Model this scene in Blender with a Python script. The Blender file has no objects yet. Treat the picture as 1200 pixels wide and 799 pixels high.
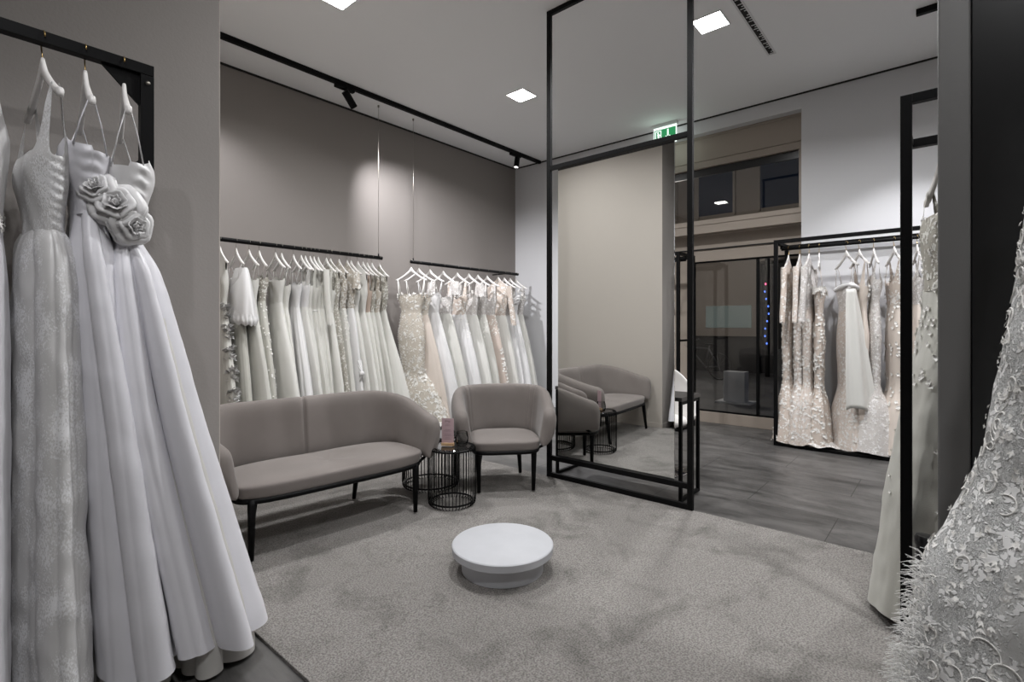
import bpy, math, random
from mathutils import Vector, Matrix, noise

C = bpy.context.scene.collection
PI = math.pi
R = math.radians
rnd = random.Random(7)

# ------------------------------------------------------------------ camera
CAM_H = 1.35
YAW = R(40.8)
cam_data = bpy.data.cameras.new('camera')
cam = bpy.data.objects.new('camera', cam_data)
C.objects.link(cam)
cam.location = (0, 0, CAM_H)
cam.rotation_euler = (PI / 2, 0, YAW - PI / 2)
cam_data.sensor_width = 36
cam_data.lens = 36 * 596 / 1200
cam_data.shift_y = -0.0146
cam_data.clip_start = 0.02
cam_data.dof.use_dof = True
cam_data.dof.focus_distance = 3.2
cam_data.dof.aperture_fstop = 9.0
bpy.context.scene.camera = cam

# ------------------------------------------------------------------ view, world
sc = bpy.context.scene
sc.view_settings.view_transform = 'Standard'
sc.view_settings.look = 'None'
sc.view_settings.gamma = 1
sc.view_settings.use_curve_mapping = False
sc.view_settings.exposure = 0.16
w = bpy.data.worlds.new('night')
sc.world = w
w.use_nodes = True
w.node_tree.nodes['Background'].inputs[0].default_value = (0.030, 0.038, 0.060, 1)
w.node_tree.nodes['Background'].inputs[1].default_value = 0.5

DOWNLIGHTS = [(x, y) for x in (-0.15, 2.30, 4.75) for y in (3.95, 1.68, -0.60)
              if x > 0 or y < 0]
DOWN_W = 36.0
DOWN_COL = (0.985, 0.99, 1.0)
SPOT_W = 320.0
SPOT_COL = (0.97, 0.965, 1.0)
CEIL = 4.15
LIGHTS = {}


def lamp(name, kind, loc, target, power, col, size=0.2, angle=60, blend=0.5, parent=None):
    d = bpy.data.lights.new(name, kind)
    d.energy = power
    d.color = col
    if kind == 'AREA':
        d.shape = 'SQUARE'
        d.size = size
    elif kind == 'SPOT':
        d.spot_size = R(angle)
        d.spot_blend = blend
        d.shadow_soft_size = size
    else:
        d.shadow_soft_size = size
    o = bpy.data.objects.new(name, d)
    C.objects.link(o)
    o.location = loc
    v = Vector(target) - Vector(loc)
    o.rotation_euler = v.to_track_quat('-Z', 'Y').to_euler()
    return o


# ------------------------------------------------------------------ materials
def srgb(r, g, b):
    f = lambda c: (c / 255 / 12.92) if c <= 10 else ((c / 255 + 0.055) / 1.055) ** 2.4
    return (f(r), f(g), f(b), 1)


def nodes_of(m):
    m.use_nodes = True
    nt = m.node_tree
    return nt, nt.nodes, nt.links, nt.nodes['Principled BSDF']


def mat(name, col, rough=0.6, metal=0.0, bump=0.0, bscale=200, sheen=0.0, col2=None, cscale=4.0, spec=0.5,
        detail=4, coords='Object'):
    m = bpy.data.materials.new(name)
    nt, N, L, B = nodes_of(m)
    B.inputs['Base Color'].default_value = col
    B.inputs['Roughness'].default_value = rough
    B.inputs['Metallic'].default_value = metal
    B.inputs['Specular IOR Level'].default_value = spec
    if sheen:
        B.inputs['Sheen Weight'].default_value = sheen
        B.inputs['Sheen Roughness'].default_value = 0.4
    tc = N.new('ShaderNodeTexCoord')
    if col2:
        n = N.new('ShaderNodeTexNoise')
        n.inputs['Scale'].default_value = cscale
        n.inputs['Detail'].default_value = 5
        L.new(tc.outputs[coords], n.inputs['Vector'])
        mx = N.new('ShaderNodeMix')
        mx.data_type = 'RGBA'
        mx.inputs[6].default_value = col
        mx.inputs[7].default_value = col2
        rp = N.new('ShaderNodeMapRange')
        rp.inputs[1].default_value = 0.38
        rp.inputs[2].default_value = 0.62
        L.new(n.outputs['Fac'], rp.inputs[0])
        L.new(rp.outputs[0], mx.inputs[0])
        L.new(mx.outputs[2], B.inputs['Base Color'])
    if bump:
        n2 = N.new('ShaderNodeTexNoise')
        n2.inputs['Scale'].default_value = bscale
        n2.inputs['Detail'].default_value = detail
        L.new(tc.outputs[coords], n2.inputs['Vector'])
        b = N.new('ShaderNodeBump')
        b.inputs['Strength'].default_value = bump
        b.inputs['Distance'].default_value = 0.01
        L.new(n2.outputs['Fac'], b.inputs['Height'])
        L.new(b.outputs[0], B.inputs['Normal'])
    return m


def lace_mat(name, ground, motif, scale=30, thr=0.5, rough=0.75, glitter=False, open_net=False):
    """Lace: raised motif over a net ground, a vine and blossom pattern from warped voronoi."""
    m = bpy.data.materials.new(name)
    nt, N, L, B = nodes_of(m)
    tc = N.new('ShaderNodeTexCoord')
    ns = N.new('ShaderNodeTexNoise')
    ns.inputs['Scale'].default_value = scale * 0.35
    ns.inputs['Detail'].default_value = 2
    L.new(tc.outputs['Object'], ns.inputs['Vector'])
    add = N.new('ShaderNodeMix')
    add.data_type = 'RGBA'
    add.blend_type = 'LINEAR_LIGHT'
    add.inputs[0].default_value = 0.06
    L.new(tc.outputs['Object'], add.inputs[6])
    L.new(ns.outputs['Color'], add.inputs[7])
    v = N.new('ShaderNodeTexVoronoi')
    v.feature = 'SMOOTH_F1'
    v.inputs['Scale'].default_value = scale
    v.inputs['Smoothness'].default_value = 0.25
    L.new(add.outputs[2], v.inputs['Vector'])
    n2 = N.new('ShaderNodeTexNoise')
    n2.inputs['Scale'].default_value = scale * 0.5
    n2.inputs['Detail'].default_value = 3
    L.new(tc.outputs['Object'], n2.inputs['Vector'])
    sub = N.new('ShaderNodeMath')
    sub.operation = 'SUBTRACT'
    L.new(n2.outputs['Fac'], sub.inputs[0])
    mul = N.new('ShaderNodeMath')
    mul.operation = 'MULTIPLY'
    mul.inputs[1].default_value = 0.55
    L.new(v.outputs['Distance'], mul.inputs[0])
    L.new(mul.outputs[0], sub.inputs[1])
    rp = N.new('ShaderNodeMapRange')
    rp.inputs[1].default_value = 0.30 - 0.16 * (thr - 0.5)
    rp.inputs[2].default_value = 0.37 - 0.16 * (thr - 0.5)
    L.new(sub.outputs[0], rp.inputs[0])
    mx = N.new('ShaderNodeMix')
    mx.data_type = 'RGBA'
    mx.inputs[6].default_value = ground
    mx.inputs[7].default_value = motif
    L.new(rp.outputs[0], mx.inputs[0])
    L.new(mx.outputs[2], B.inputs['Base Color'])
    b = N.new('ShaderNodeBump')
    b.inputs['Strength'].default_value = 0.7
    b.inputs['Distance'].default_value = 0.006
    L.new(rp.outputs[0], b.inputs['Height'])
    L.new(b.outputs[0], B.inputs['Normal'])
    B.inputs['Roughness'].default_value = rough
    if glitter:
        rr = N.new('ShaderNodeMapRange')
        rr.inputs[3].default_value = rough
        rr.inputs[4].default_value = 0.25
        L.new(rp.outputs[0], rr.inputs[0])
        L.new(rr.outputs[0], B.inputs['Roughness'])
    if open_net:
        # the net between the motifs is see-through: fine hexagonal mesh
        v2 = N.new('ShaderNodeTexVoronoi')
        v2.feature = 'DISTANCE_TO_EDGE'
        v2.inputs['Scale'].default_value = 420
        L.new(tc.outputs['Object'], v2.inputs['Vector'])
        lt = N.new('ShaderNodeMath')
        lt.operation = 'LESS_THAN'
        lt.inputs[1].default_value = 0.13
        L.new(v2.outputs['Distance'], lt.inputs[0])
        mxx = N.new('ShaderNodeMath')
        mxx.operation = 'MAXIMUM'
        L.new(lt.outputs[0], mxx.inputs[0])
        L.new(rp.outputs[0], mxx.inputs[1])
        L.new(mxx.outputs[0], B.inputs['Alpha'])
    return m


def brocade_mat(name, base, spark):
    m = bpy.data.materials.new(name)
    nt, N, L, B = nodes_of(m)
    tc = N.new('ShaderNodeTexCoord')
    mp = N.new('ShaderNodeMapping')
    mp.inputs['Scale'].default_value = (1, 1, 0.6)
    L.new(tc.outputs['Object'], mp.inputs[0])
    v = N.new('ShaderNodeTexNoise')
    v.inputs['Scale'].default_value = 190
    v.inputs['Detail'].default_value = 3
    L.new(mp.outputs[0], v.inputs['Vector'])
    big = N.new('ShaderNodeTexNoise')
    big.inputs['Scale'].default_value = 14
    L.new(mp.outputs[0], big.inputs['Vector'])
    mul = N.new('ShaderNodeMath')
    mul.operation = 'MULTIPLY'
    L.new(v.outputs['Fac'], mul.inputs[0])
    L.new(big.outputs['Fac'], mul.inputs[1])
    rp = N.new('ShaderNodeMapRange')
    rp.inputs[1].default_value = 0.25
    rp.inputs[2].default_value = 0.33
    L.new(mul.outputs[0], rp.inputs[0])
    mx = N.new('ShaderNodeMix')
    mx.data_type = 'RGBA'
    mx.inputs[6].default_value = base
    mx.inputs[7].default_value = spark
    L.new(rp.outputs[0], mx.inputs[0])
    L.new(mx.outputs[2], B.inputs['Base Color'])
    m2 = N.new('ShaderNodeMath')
    m2.operation = 'MULTIPLY'
    m2.inputs[1].default_value = 0.05
    L.new(rp.outputs[0], m2.inputs[0])
    L.new(m2.outputs[0], B.inputs['Metallic'])
    B.inputs['Roughness'].default_value = 0.34
    b = N.new('ShaderNodeBump')
    b.inputs['Strength'].default_value = 0.25
    b.inputs['Distance'].default_value = 0.004
    L.new(rp.outputs[0], b.inputs['Height'])
    L.new(b.outputs[0], B.inputs['Normal'])
    return m


def emit(name, col, strength):
    m = bpy.data.materials.new(name)
    nt, N, L, B = nodes_of(m)
    B.inputs['Base Color'].default_value = (0.02, 0.02, 0.02, 1)
    B.inputs['Emission Color'].default_value = col
    B.inputs['Emission Strength'].default_value = strength
    return m


def glass_mat(name, tint=(1, 1, 1, 1), ior=1.5):
    m = bpy.data.materials.new(name)
    m.use_nodes = True
    nt = m.node_tree
    N, L = nt.nodes, nt.links
    N.clear()
    out = N.new('ShaderNodeOutputMaterial')
    mix = N.new('ShaderNodeMixShader')
    fr = N.new('ShaderNodeFresnel')
    fr.inputs[0].default_value = ior
    tr = N.new('ShaderNodeBsdfTransparent')
    tr.inputs[0].default_value = tint
    gl = N.new('ShaderNodeBsdfGlossy')
    gl.inputs['Roughness'].default_value = 0.0
    L.new(fr.outputs[0], mix.inputs[0])
    L.new(tr.outputs[0], mix.inputs[1])
    L.new(gl.outputs[0], mix.inputs[2])
    L.new(mix.outputs[0], out.inputs[0])
    return m


def floor_mat():
    m = bpy.data.materials.new('dark_concrete_tile')
    nt, N, L, B = nodes_of(m)
    tc = N.new('ShaderNodeTexCoord')
    br = N.new('ShaderNodeTexBrick')
    br.offset = 0.5
    br.inputs['Scale'].default_value = 1.0
    br.inputs['Brick Width'].default_value = 1.2
    br.inputs['Row Height'].default_value = 0.6
    br.inputs['Mortar Size'].default_value = 0.003
    br.inputs['Color1'].default_value = (0, 0, 0, 1)
    br.inputs['Color2'].default_value = (0, 0, 0, 1)
    br.inputs['Mortar'].default_value = (1, 1, 1, 1)
    mp = N.new('ShaderNodeMapping')
    mp.inputs['Rotation'].default_value = (0, 0, PI / 2)
    L.new(tc.outputs['Object'], mp.inputs[0])
    L.new(mp.outputs[0], br.inputs['Vector'])
    mp2 = N.new('ShaderNodeMapping')
    mp2.inputs['Scale'].default_value = (2.4, 0.8, 1)
    L.new(tc.outputs['Object'], mp2.inputs[0])
    n = N.new('ShaderNodeTexNoise')
    n.inputs['Scale'].default_value = 2.2
    n.inputs['Detail'].default_value = 9
    n.inputs['Roughness'].default_value = 0.65
    n.inputs['Distortion'].default_value = 0.6
    L.new(mp2.outputs[0], n.inputs['Vector'])
    cr = N.new('ShaderNodeValToRGB')
    cr.color_ramp.elements[0].position = 0.32
    cr.color_ramp.elements[0].color = srgb(50, 49, 48)
    cr.color_ramp.elements[1].position = 0.70
    cr.color_ramp.elements[1].color = srgb(108, 106, 104)
    L.new(n.outputs['Fac'], cr.inputs[0])
    mx = N.new('ShaderNodeMix')
    mx.data_type = 'RGBA'
    L.new(br.outputs['Color'], mx.inputs[0])
    L.new(cr.outputs[0], mx.inputs[6])
    mx.inputs[7].default_value = srgb(38, 37, 36)
    L.new(mx.outputs[2], B.inputs['Base Color'])
    B.inputs['Roughness'].default_value = 0.42
    b = N.new('ShaderNodeBump')
    b.inputs['Strength'].default_value = 0.12
    b.inputs['Distance'].default_value = 0.01
    L.new(n.outputs['Fac'], b.inputs['Height'])
    L.new(b.outputs[0], B.inputs['Normal'])
    return m


def carpet_mat():
    m = bpy.data.materials.new('greige_carpet_pile')
    nt, N, L, B = nodes_of(m)
    tc = N.new('ShaderNodeTexCoord')
    n = N.new('ShaderNodeTexNoise')           # brushed pile patches
    n.inputs['Scale'].default_value = 3.2
    n.inputs['Detail'].default_value = 7
    n.inputs['Roughness'].default_value = 0.6
    n.inputs['Distortion'].default_value = 0.8
    L.new(tc.outputs['Object'], n.inputs['Vector'])
    f = N.new('ShaderNodeTexNoise')           # tufts
    f.inputs['Scale'].default_value = 130
    f.inputs['Detail'].default_value = 4
    L.new(tc.outputs['Object'], f.inputs['Vector'])
    cr = N.new('ShaderNodeValToRGB')
    cr.color_ramp.elements[0].position = 0.30
    cr.color_ramp.elements[0].color = srgb(128, 125, 121)
    cr.color_ramp.elements[1].position = 0.50
    cr.color_ramp.elements[1].color = srgb(155, 151, 147)
    L.new(n.outputs['Fac'], cr.inputs[0])
    cr2 = N.new('ShaderNodeValToRGB')
    cr2.color_ramp.elements[0].position = 0.35
    cr2.color_ramp.elements[0].color = (0.52, 0.52, 0.52, 1)
    cr2.color_ramp.elements[1].position = 0.62
    cr2.color_ramp.elements[1].color = (1, 1, 1, 1)
    L.new(f.outputs['Fac'], cr2.inputs[0])
    mx = N.new('ShaderNodeMix')
    mx.data_type = 'RGBA'
    mx.blend_type = 'MULTIPLY'
    mx.inputs[0].default_value = 1
    L.new(cr.outputs[0], mx.inputs[6])
    L.new(cr2.outputs[0], mx.inputs[7])
    L.new(mx.outputs[2], B.inputs['Base Color'])
    B.inputs['Roughness'].default_value = 0.95
    B.inputs['Specular IOR Level'].default_value = 0.1
    b = N.new('ShaderNodeBump')
    b.inputs['Strength'].default_value = 0.9
    b.inputs['Distance'].default_value = 0.012
    L.new(f.outputs['Fac'], b.inputs['Height'])
    L.new(b.outputs[0], B.inputs['Normal'])
    return m


M = {}
M['floor'] = floor_mat()
M['carpet'] = carpet_mat()
M['ceiling'] = mat('matt_ceiling_paint', srgb(248, 248, 248), 0.9, bump=0.03, bscale=60)
M['white_wall'] = mat('white_wall_paint', srgb(214, 214, 216), 0.85, bump=0.05, bscale=180)
M['taupe_wall'] = mat('taupe_wall_paint', srgb(143, 137, 133), 0.8, bump=0.06, bscale=150)
M['taupe_partition'] = mat('taupe_plaster', srgb(143, 138, 134), 0.85, bump=0.10, bscale=90)
M['warm_wall'] = mat('warm_greige_wall', srgb(180, 173, 165), 0.85, bump=0.06, bscale=120)
M['taupe_lacquer'] = mat('taupe_lacquer_frame', srgb(158, 147, 136), 0.5, bump=0.02, bscale=40)
M['gap'] = mat('shadow_gap', srgb(40, 38, 37), 0.9, bump=0.02)
M['black_metal'] = mat('black_powder_coat', srgb(9, 9, 10), 0.5, bump=0.04, bscale=500, spec=0.15)
M['black_panel'] = mat('black_lacquer_panel', srgb(13, 13, 15), 0.28, bump=0.01, bscale=30)
M['dark_top'] = mat('dark_table_top', srgb(66, 64, 63), 0.35, bump=0.03, bscale=80)
M['steel'] = mat('brushed_steel', srgb(116, 115, 114), 0.45, metal=0.25, bump=0.03, bscale=60)
M['chrome'] = mat('chrome', srgb(215, 215, 218), 0.12, metal=1.0)
M['gold'] = mat('brass_hook', srgb(176, 148, 96), 0.3, metal=1.0)
M['hook_steel'] = mat('steel_hook', srgb(150, 146, 138), 0.3, metal=1.0)
M['hanger_white'] = mat('white_lacquered_wood', srgb(232, 229, 226), 0.35, bump=0.03, bscale=60)
M['hanger_grey'] = mat('greige_lacquered_wood', srgb(188, 183, 178), 0.4, bump=0.03, bscale=60)
M['sofa'] = mat('taupe_velour', srgb(122, 115, 111), 0.9, bump=0.12, bscale=320, sheen=0.2, col2=srgb(116, 109, 105), cscale=3)
M['sofa_seam'] = mat('taupe_piping', srgb(118, 110, 105), 0.8, bump=0.1, bscale=300)
M['pouf'] = mat('white_satin_lacquer', srgb(186, 187, 191), 0.5, bump=0.03, bscale=30, col2=srgb(181, 182, 186), cscale=5)
M['mirror'] = mat('silvered_mirror', (0.86, 0.87, 0.86, 1), 0.0, metal=1.0)
M['glass'] = glass_mat('window_glass', (0.92, 0.93, 0.93, 1), 1.55)
M['clear_glass'] = glass_mat('drinking_glass', (0.93, 0.94, 0.94, 1), 1.22)
M['smoked_glass'] = mat('smoked_glass_top', srgb(34, 33, 33), 0.08, spec=0.8)
M['card_pink'] = mat('dusty_pink_card', srgb(186, 160, 165), 0.7, bump=0.02)
M['ink'] = mat('dark_ink', srgb(70, 58, 62), 0.7)
M['oak'] = mat('light_oak', srgb(205, 172, 134), 0.55, bump=0.05, bscale=60, col2=srgb(190, 154, 115), cscale=30)
M['light_panel'] = emit('led_panel', (1, 0.985, 0.96, 1), 22)
M['white_plastic'] = mat('white_plastic', srgb(225, 225, 225), 0.5)
M['exit_green'] = emit('exit_green_glow', srgb(38, 140, 84), 0.9)
M['exit_white'] = emit('exit_white_glow', (0.9, 1, 0.95, 1), 1.3)
M['lens'] = emit('spot_lens', (1, 0.98, 0.95, 1), 6)
# gown cloths
IV = srgb(214, 212, 208)
M['satin'] = mat('ivory_satin', srgb(226, 225, 225), 0.36, bump=0.07, bscale=22, sheen=0.1, detail=8, spec=0.55)
M['satin_cool'] = mat('white_duchess_satin', srgb(228, 227, 232), 0.36, bump=0.08, bscale=20, sheen=0.1, detail=8, spec=0.55)
M['crepe'] = mat('ivory_crepe', srgb(214, 213, 207), 0.7, bump=0.06, bscale=60)
M['tulle'] = mat('soft_tulle', srgb(208, 207, 201), 0.9, bump=0.10, bscale=260, sheen=0.3)
M['tulle_grey'] = mat('pale_grey_green_tulle', srgb(192, 191, 183), 0.9, bump=0.10, bscale=260, sheen=0.3)
M['chiffon'] = mat('ivory_chiffon', srgb(218, 217, 212), 0.8, bump=0.08, bscale=120, sheen=0.2)
M['blush'] = mat('blush_tulle', srgb(204, 190, 180), 0.85, bump=0.1, bscale=200, sheen=0.3)
M['nude'] = mat('nude_lining', srgb(186, 168, 155), 0.8, bump=0.05, bscale=120)
M['champagne'] = mat('champagne_tulle', srgb(212, 201, 191), 0.8, bump=0.1, bscale=220, sheen=0.3)
M['lining'] = mat('ivory_lining', srgb(206, 204, 200), 0.55, bump=0.05, bscale=20)
M['brocade'] = brocade_mat('shimmer_brocade', srgb(216, 215, 214), srgb(245, 245, 246))
M['lace'] = lace_mat('ivory_lace', srgb(196, 188, 176), srgb(235, 233, 228), 34, 0.55)
M['lace_grey'] = lace_mat('grey_ivory_lace', srgb(172, 168, 158), srgb(226, 225, 219), 36, 0.45)
M['lace_nude'] = lace_mat('ivory_lace_on_nude', srgb(206, 193, 182), srgb(243, 240, 236), 34, 0.55, glitter=True)
M['lace_white'] = lace_mat('white_guipure_lace', srgb(205, 200, 196), srgb(244, 242, 241), 60, 0.6)
M['lace_sequin'] = lace_mat('sequinned_lace', srgb(212, 200, 190), srgb(246, 244, 242), 70, 0.6, 0.6, glitter=True)
M['lace_open'] = lace_mat('openwork_lace', srgb(214, 214, 213), srgb(232, 231, 230), 58, 0.66, open_net=True)
M['motif'] = mat('ivory_applique', srgb(240, 238, 234), 0.6, bump=0.1, bscale=200)
M['motif_shine'] = mat('sequin_applique', srgb(246, 244, 241), 0.28, bump=0.1, bscale=200)
M['thread'] = mat('lace_fringe_thread', srgb(236, 235, 233), 0.8)


# ------------------------------------------------------------------ mesh helpers
class MB:
    """Collects shapes; build() links them as ONE mesh object."""

    def __init__(s):
        s.v, s.f, s.sm, s.mi = [], [], [], []

    def add(s, verts, faces, smooth=True, mi=0):
        o = len(s.v)
        s.v += [tuple(v) for v in verts]
        for f in faces:
            s.f.append([i + o for i in f])
            s.sm.append(smooth)
            s.mi.append(mi)
        return s

    def box(s, lo, hi, rz=0.0, mi=0, at=None):
        (x0, y0, z0), (x1, y1, z1) = lo, hi
        v = [(x0, y0, z0), (x1, y0, z0), (x1, y1, z0), (x0, y1, z0), (x0, y0, z1), (x1, y0, z1), (x1, y1, z1), (x0, y1, z1)]
        f = [(3, 2, 1, 0), (4, 5, 6, 7), (0, 1, 5, 4), (1, 2, 6, 5), (2, 3, 7, 6), (3, 0, 4, 7)]
        if rz:
            c_, s_ = math.cos(rz), math.sin(rz)
            v = [(a * c_ - b * s_, a * s_ + b * c_, z) for a, b, z in v]
        if at is not None:
            v = [tuple(at @ Vector(p)) for p in v]
        return s.add(v, f, False, mi)

    def tube(s, pts, r, n=8, closed=False, caps=True, mi=0, flat=1.0):
        P = [Vector(p) for p in pts]
        m = len(P)
        rr = r if isinstance(r, (list, tuple)) else [r] * m
        verts, faces = [], []
        up = Vector((0, 0, 1))
        prev = None
        for i in range(m):
            if closed:
                t = P[(i + 1) % m] - P[(i - 1) % m]
            else:
                t = P[min(i + 1, m - 1)] - P[max(i - 1, 0)]
            t.normalize()
            if prev is None:
                a = up if abs(t.z) < 0.9 else Vector((1, 0, 0))
                u = t.cross(a).normalized()
            else:
                u = prev - t * prev.dot(t)
                if u.length < 1e-6:
                    u = t.orthogonal()
                u.normalize()
            prev = u
            w_ = t.cross(u)
            for k in range(n):
                an = 2 * PI * k / n
                verts.append(P[i] + u * (math.cos(an) * rr[i]) + w_ * (math.sin(an) * rr[i] * flat))
        for i in range(m if closed else m - 1):
            j = (i + 1) % m
            for k in range(n):
                faces.append((i * n + k, i * n + (k + 1) % n, j * n + (k + 1) % n, j * n + k))
        if caps and not closed:
            faces.append(tuple(range(n - 1, -1, -1)))
            faces.append(tuple((m - 1) * n + k for k in range(n)))
        return s.add(verts, faces, n > 5, mi)

    def lathe(s, prof, n=48, c=(0, 0, 0), mi=0, smooth=True):
        verts, faces = [], []
        for (r, z) in prof:
            for k in range(n):
                a = 2 * PI * k / n
                verts.append((c[0] + r * math.cos(a), c[1] + r * math.sin(a), c[2] + z))
        m = len(prof)
        for i in range(m - 1):
            for k in range(n):
                faces.append((i * n + k, i * n + (k + 1) % n, (i + 1) * n + (k + 1) % n, (i + 1) * n + k))
        if prof[0][0] > 1e-5:
            faces.append(tuple(range(n - 1, -1, -1)))
        if prof[-1][0] > 1e-5:
            faces.append(tuple((m - 1) * n + k for k in range(n)))
        return s.add(verts, faces, smooth, mi)

    def grid(s, fn, nu, nv, closeu=False, mi=0, smooth=True):
        verts, faces = [], []
        for j in range(nv):
            for i in range(nu):
                verts.append(fn(i / (nu if closeu else nu - 1), j / (nv - 1)))
        for j in range(nv - 1):
            for i in range(nu if closeu else nu - 1):
                i2 = (i + 1) % nu
                faces.append((j * nu + i, j * nu + i2, (j + 1) * nu + i2, (j + 1) * nu + i))
        return s.add(verts, faces, smooth, mi)

    def build(s, name, m, parent=None, loc=(0, 0, 0), rz=0.0, solid=0.0, bevel=0.0, subsurf=0, sharp=None):
        me = bpy.data.meshes.new(name)
        me.from_pydata(s.v, [], s.f)
        ms = m if isinstance(m, (list, tuple)) else [m]
        for q in ms:
            me.materials.append(q)
        me.polygons.foreach_set('use_smooth', s.sm)
        me.polygons.foreach_set('material_index', s.mi)
        me.update()
        if sharp:
            me.set_sharp_from_angle(angle=R(sharp))
        o = bpy.data.objects.new(name, me)
        C.objects.link(o)
        o.parent = parent
        o.location = loc
        o.rotation_euler = (0, 0, rz)
        if bevel:
            b = o.modifiers.new('bevel', 'BEVEL')
            b.width = bevel
            b.segments = 2
            b.limit_method = 'ANGLE'
        if solid:
            b = o.modifiers.new('solidify', 'SOLIDIFY')
            b.thickness = solid
            b.offset = 0
        if subsurf:
            b = o.modifiers.new('subsurf', 'SUBSURF')
            b.levels = subsurf
            b.render_levels = subsurf
        return o


def tag(o, label=None, cat=None, group=None, kind=None):
    if label:
        o['label'] = label
    if cat:
        o['category'] = cat
    if group:
        o['group'] = group
    if kind:
        o['kind'] = kind
    return o


def thing(name, label, cat, loc=(0, 0, 0), rz=0.0, group=None):
    o = bpy.data.objects.new(name, None)
    o.empty_display_size = 0.1
    C.objects.link(o)
    o.location = loc
    o.rotation_euler = (0, 0, rz)
    return tag(o, label, cat, group)


def struct(o):
    o['kind'] = 'structure'
    return o


def copy_tree(o, parent=None):
    c = o.copy()
    C.objects.link(c)
    c.parent = parent
    for ch in list(o.children):
        copy_tree(ch, c)
    return c


def world_pt(px, Y=None, X=None):
    """where a sight line through image column px meets the plane Y=... or X=..."""
    k = (px - 600) / 596
    ca, sa = math.cos(YAW), math.sin(YAW)
    dx, dy = ca + k * sa, sa - k * ca
    if Y is not None:
        return dx * Y / dy
    return dy * X / dx

# ------------------------------------------------------------------ the room
X0, YP = 1.0, 2.86          # free corner of the plastered partition
XW, YB = 6.89, 5.87         # window wall, back wall
XL, YN = -2.2, -2.6         # walls behind the camera
OY0, OY1, OZ = 1.36, 3.70, 3.96   # opening in the window wall

struct(MB().box((XL, YN, -0.1), (7.5, YB, 0)).build('floor', M['floor']))
struct(MB().box((XL, YN, CEIL), (XW + 0.1, YB + 0.1, CEIL + 0.1)).build('ceiling', M['ceiling']))
struct(MB().box((X0, YB, 0), (XW + 0.1, YB + 0.12, CEIL)).build('wall_back', M['taupe_wall']))
struct(MB().box((XL, YP, 0), (X0, YB + 0.12, CEIL)).build('wall_left', M['taupe_partition']))
struct(MB().box((X0, YP, 0), (X0 + 0.004, YB, CEIL)).build('wall_side', M['warm_wall']))  # lighter and warmer in tone than the partition's front face
m = MB().box((XW, YN, 0), (XW + 0.5, OY0, CEIL)).box((XW, OY1, 0), (XW + 0.5, YB, CEIL))
m.box((XW, OY0, OZ), (XW + 0.5, OY1, CEIL))
struct(m.build('wall_right', M['white_wall']))
struct(MB().box((XL - 0.1, YN - 0.1, 0), (XW + 0.5, YN, CEIL)).build('wall_front', M['taupe_partition']))
struct(MB().box((XL - 0.1, YN, 0), (XL, YP, CEIL)).build('wall_rear', M['taupe_partition']))
# shadow gap between ceiling and walls
m = MB().box((X0, YB - 0.012, CEIL - 0.022), (XW, YB, CEIL - 0.001)).box((XW - 0.012, YN, CEIL - 0.018), (XW, YB, CEIL - 0.001))
struct(m.build('trim_1', M['gap']))
# skirting flush with the partition and the white wall
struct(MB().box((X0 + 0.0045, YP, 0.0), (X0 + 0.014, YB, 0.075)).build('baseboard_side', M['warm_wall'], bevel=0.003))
m = MB().box((XL, YP - 0.012, 0), (X0 + 0.012, YP, 0.075))
struct(m.build('baseboard_left', M['taupe_partition'], bevel=0.003))
m = MB().box((XW - 0.012, YN, 0), (XW, OY0, 0.08)).box((XW - 0.012, OY1, 0), (XW, YB, 0.08))
struct(m.build('baseboard_right', M['white_wall'], bevel=0.003))

# ---- window wall: fascia, transom window, beam, sliding glass door
XF = 7.02
m = MB().box((XF, OY0 + 0.0, 3.62), (XF + 0.05, OY1, 3.93)).box((XF - 0.012, OY0, 3.93), (XF + 0.05, OY1, OZ))
m.box((XF - 0.02, OY0, 3.52), (XF + 0.05, OY1, 3.61)).box((XF + 0.02, OY0, 3.60), (XF + 0.05, OY1, 3.63))
m.box((XF - 0.02, OY0, 2.62), (XF + 0.14, OY1, 2.80)).box((XF - 0.03, OY0, 2.735), (XF - 0.018, OY1, 2.80))
m.box((XF - 0.02, OY0, 2.80), (XF + 0.05, OY0 + 0.05, 3.52)).box((XF - 0.02, OY1 - 0.05, 2.80), (XF + 0.05, OY1, 3.52))
struct(m.build('trim_2', M['taupe_lacquer'], bevel=0.004))
wf = struct(MB().box((XF + 0.03, OY0 + 0.04, 3.42), (XF + 0.06, OY1 - 0.04, 3.52)).box((XF + 0.03, OY0 + 0.04, 2.79), (XF + 0.06, OY1 - 0.04, 2.81))
            .build('window_1', M['black_panel']))
MB().box((XF + 0.04, OY0 + 0.03, 2.80), (XF + 0.05, OY1 - 0.03, 3.45)).build('window_pane', M['glass'], wf)
XD = 7.20
m = MB().box((XD, OY0, 2.26), (XD + 0.08, OY1, 2.42)).box((XD, OY0, 0.0), (XD + 0.08, OY1, 0.15))
m.box((XD, OY0, 0.15), (XD + 0.08, OY0 + 0.09, 2.26))
m.box((XD, 2.80, 0.15), (XD + 0.08, 2.98, 2.26))
m.box((XD + 0.01, 2.98, 0.15), (XD + 0.06, OY1, 2.26))
m.box((XD, OY0, 2.43), (XD + 0.10, OY1, 2.62))
df = struct(m.build('door_1', M['taupe_lacquer'], bevel=0.004))
MB().box((XD + 0.03, OY0 + 0.08, 0.15), (XD + 0.04, 2.80, 2.26)).build('glass_pane', M['glass'], df)
m = MB().box((XD + 0.02, 1.92, 0.15), (XD + 0.06, 1.955, 2.26)).box((XD + 0.02, OY0 + 0.08, 2.24), (XD + 0.06, 2.8, 2.262)).box((XD + 0.02, OY0 + 0.08, 0.15), (XD + 0.06, 2.8, 0.172))
m.box((XD + 0.02, 2.775, 0.15), (XD + 0.06, 2.80, 2.26))
m.build('door_seal', M['black_metal'], df)
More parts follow.
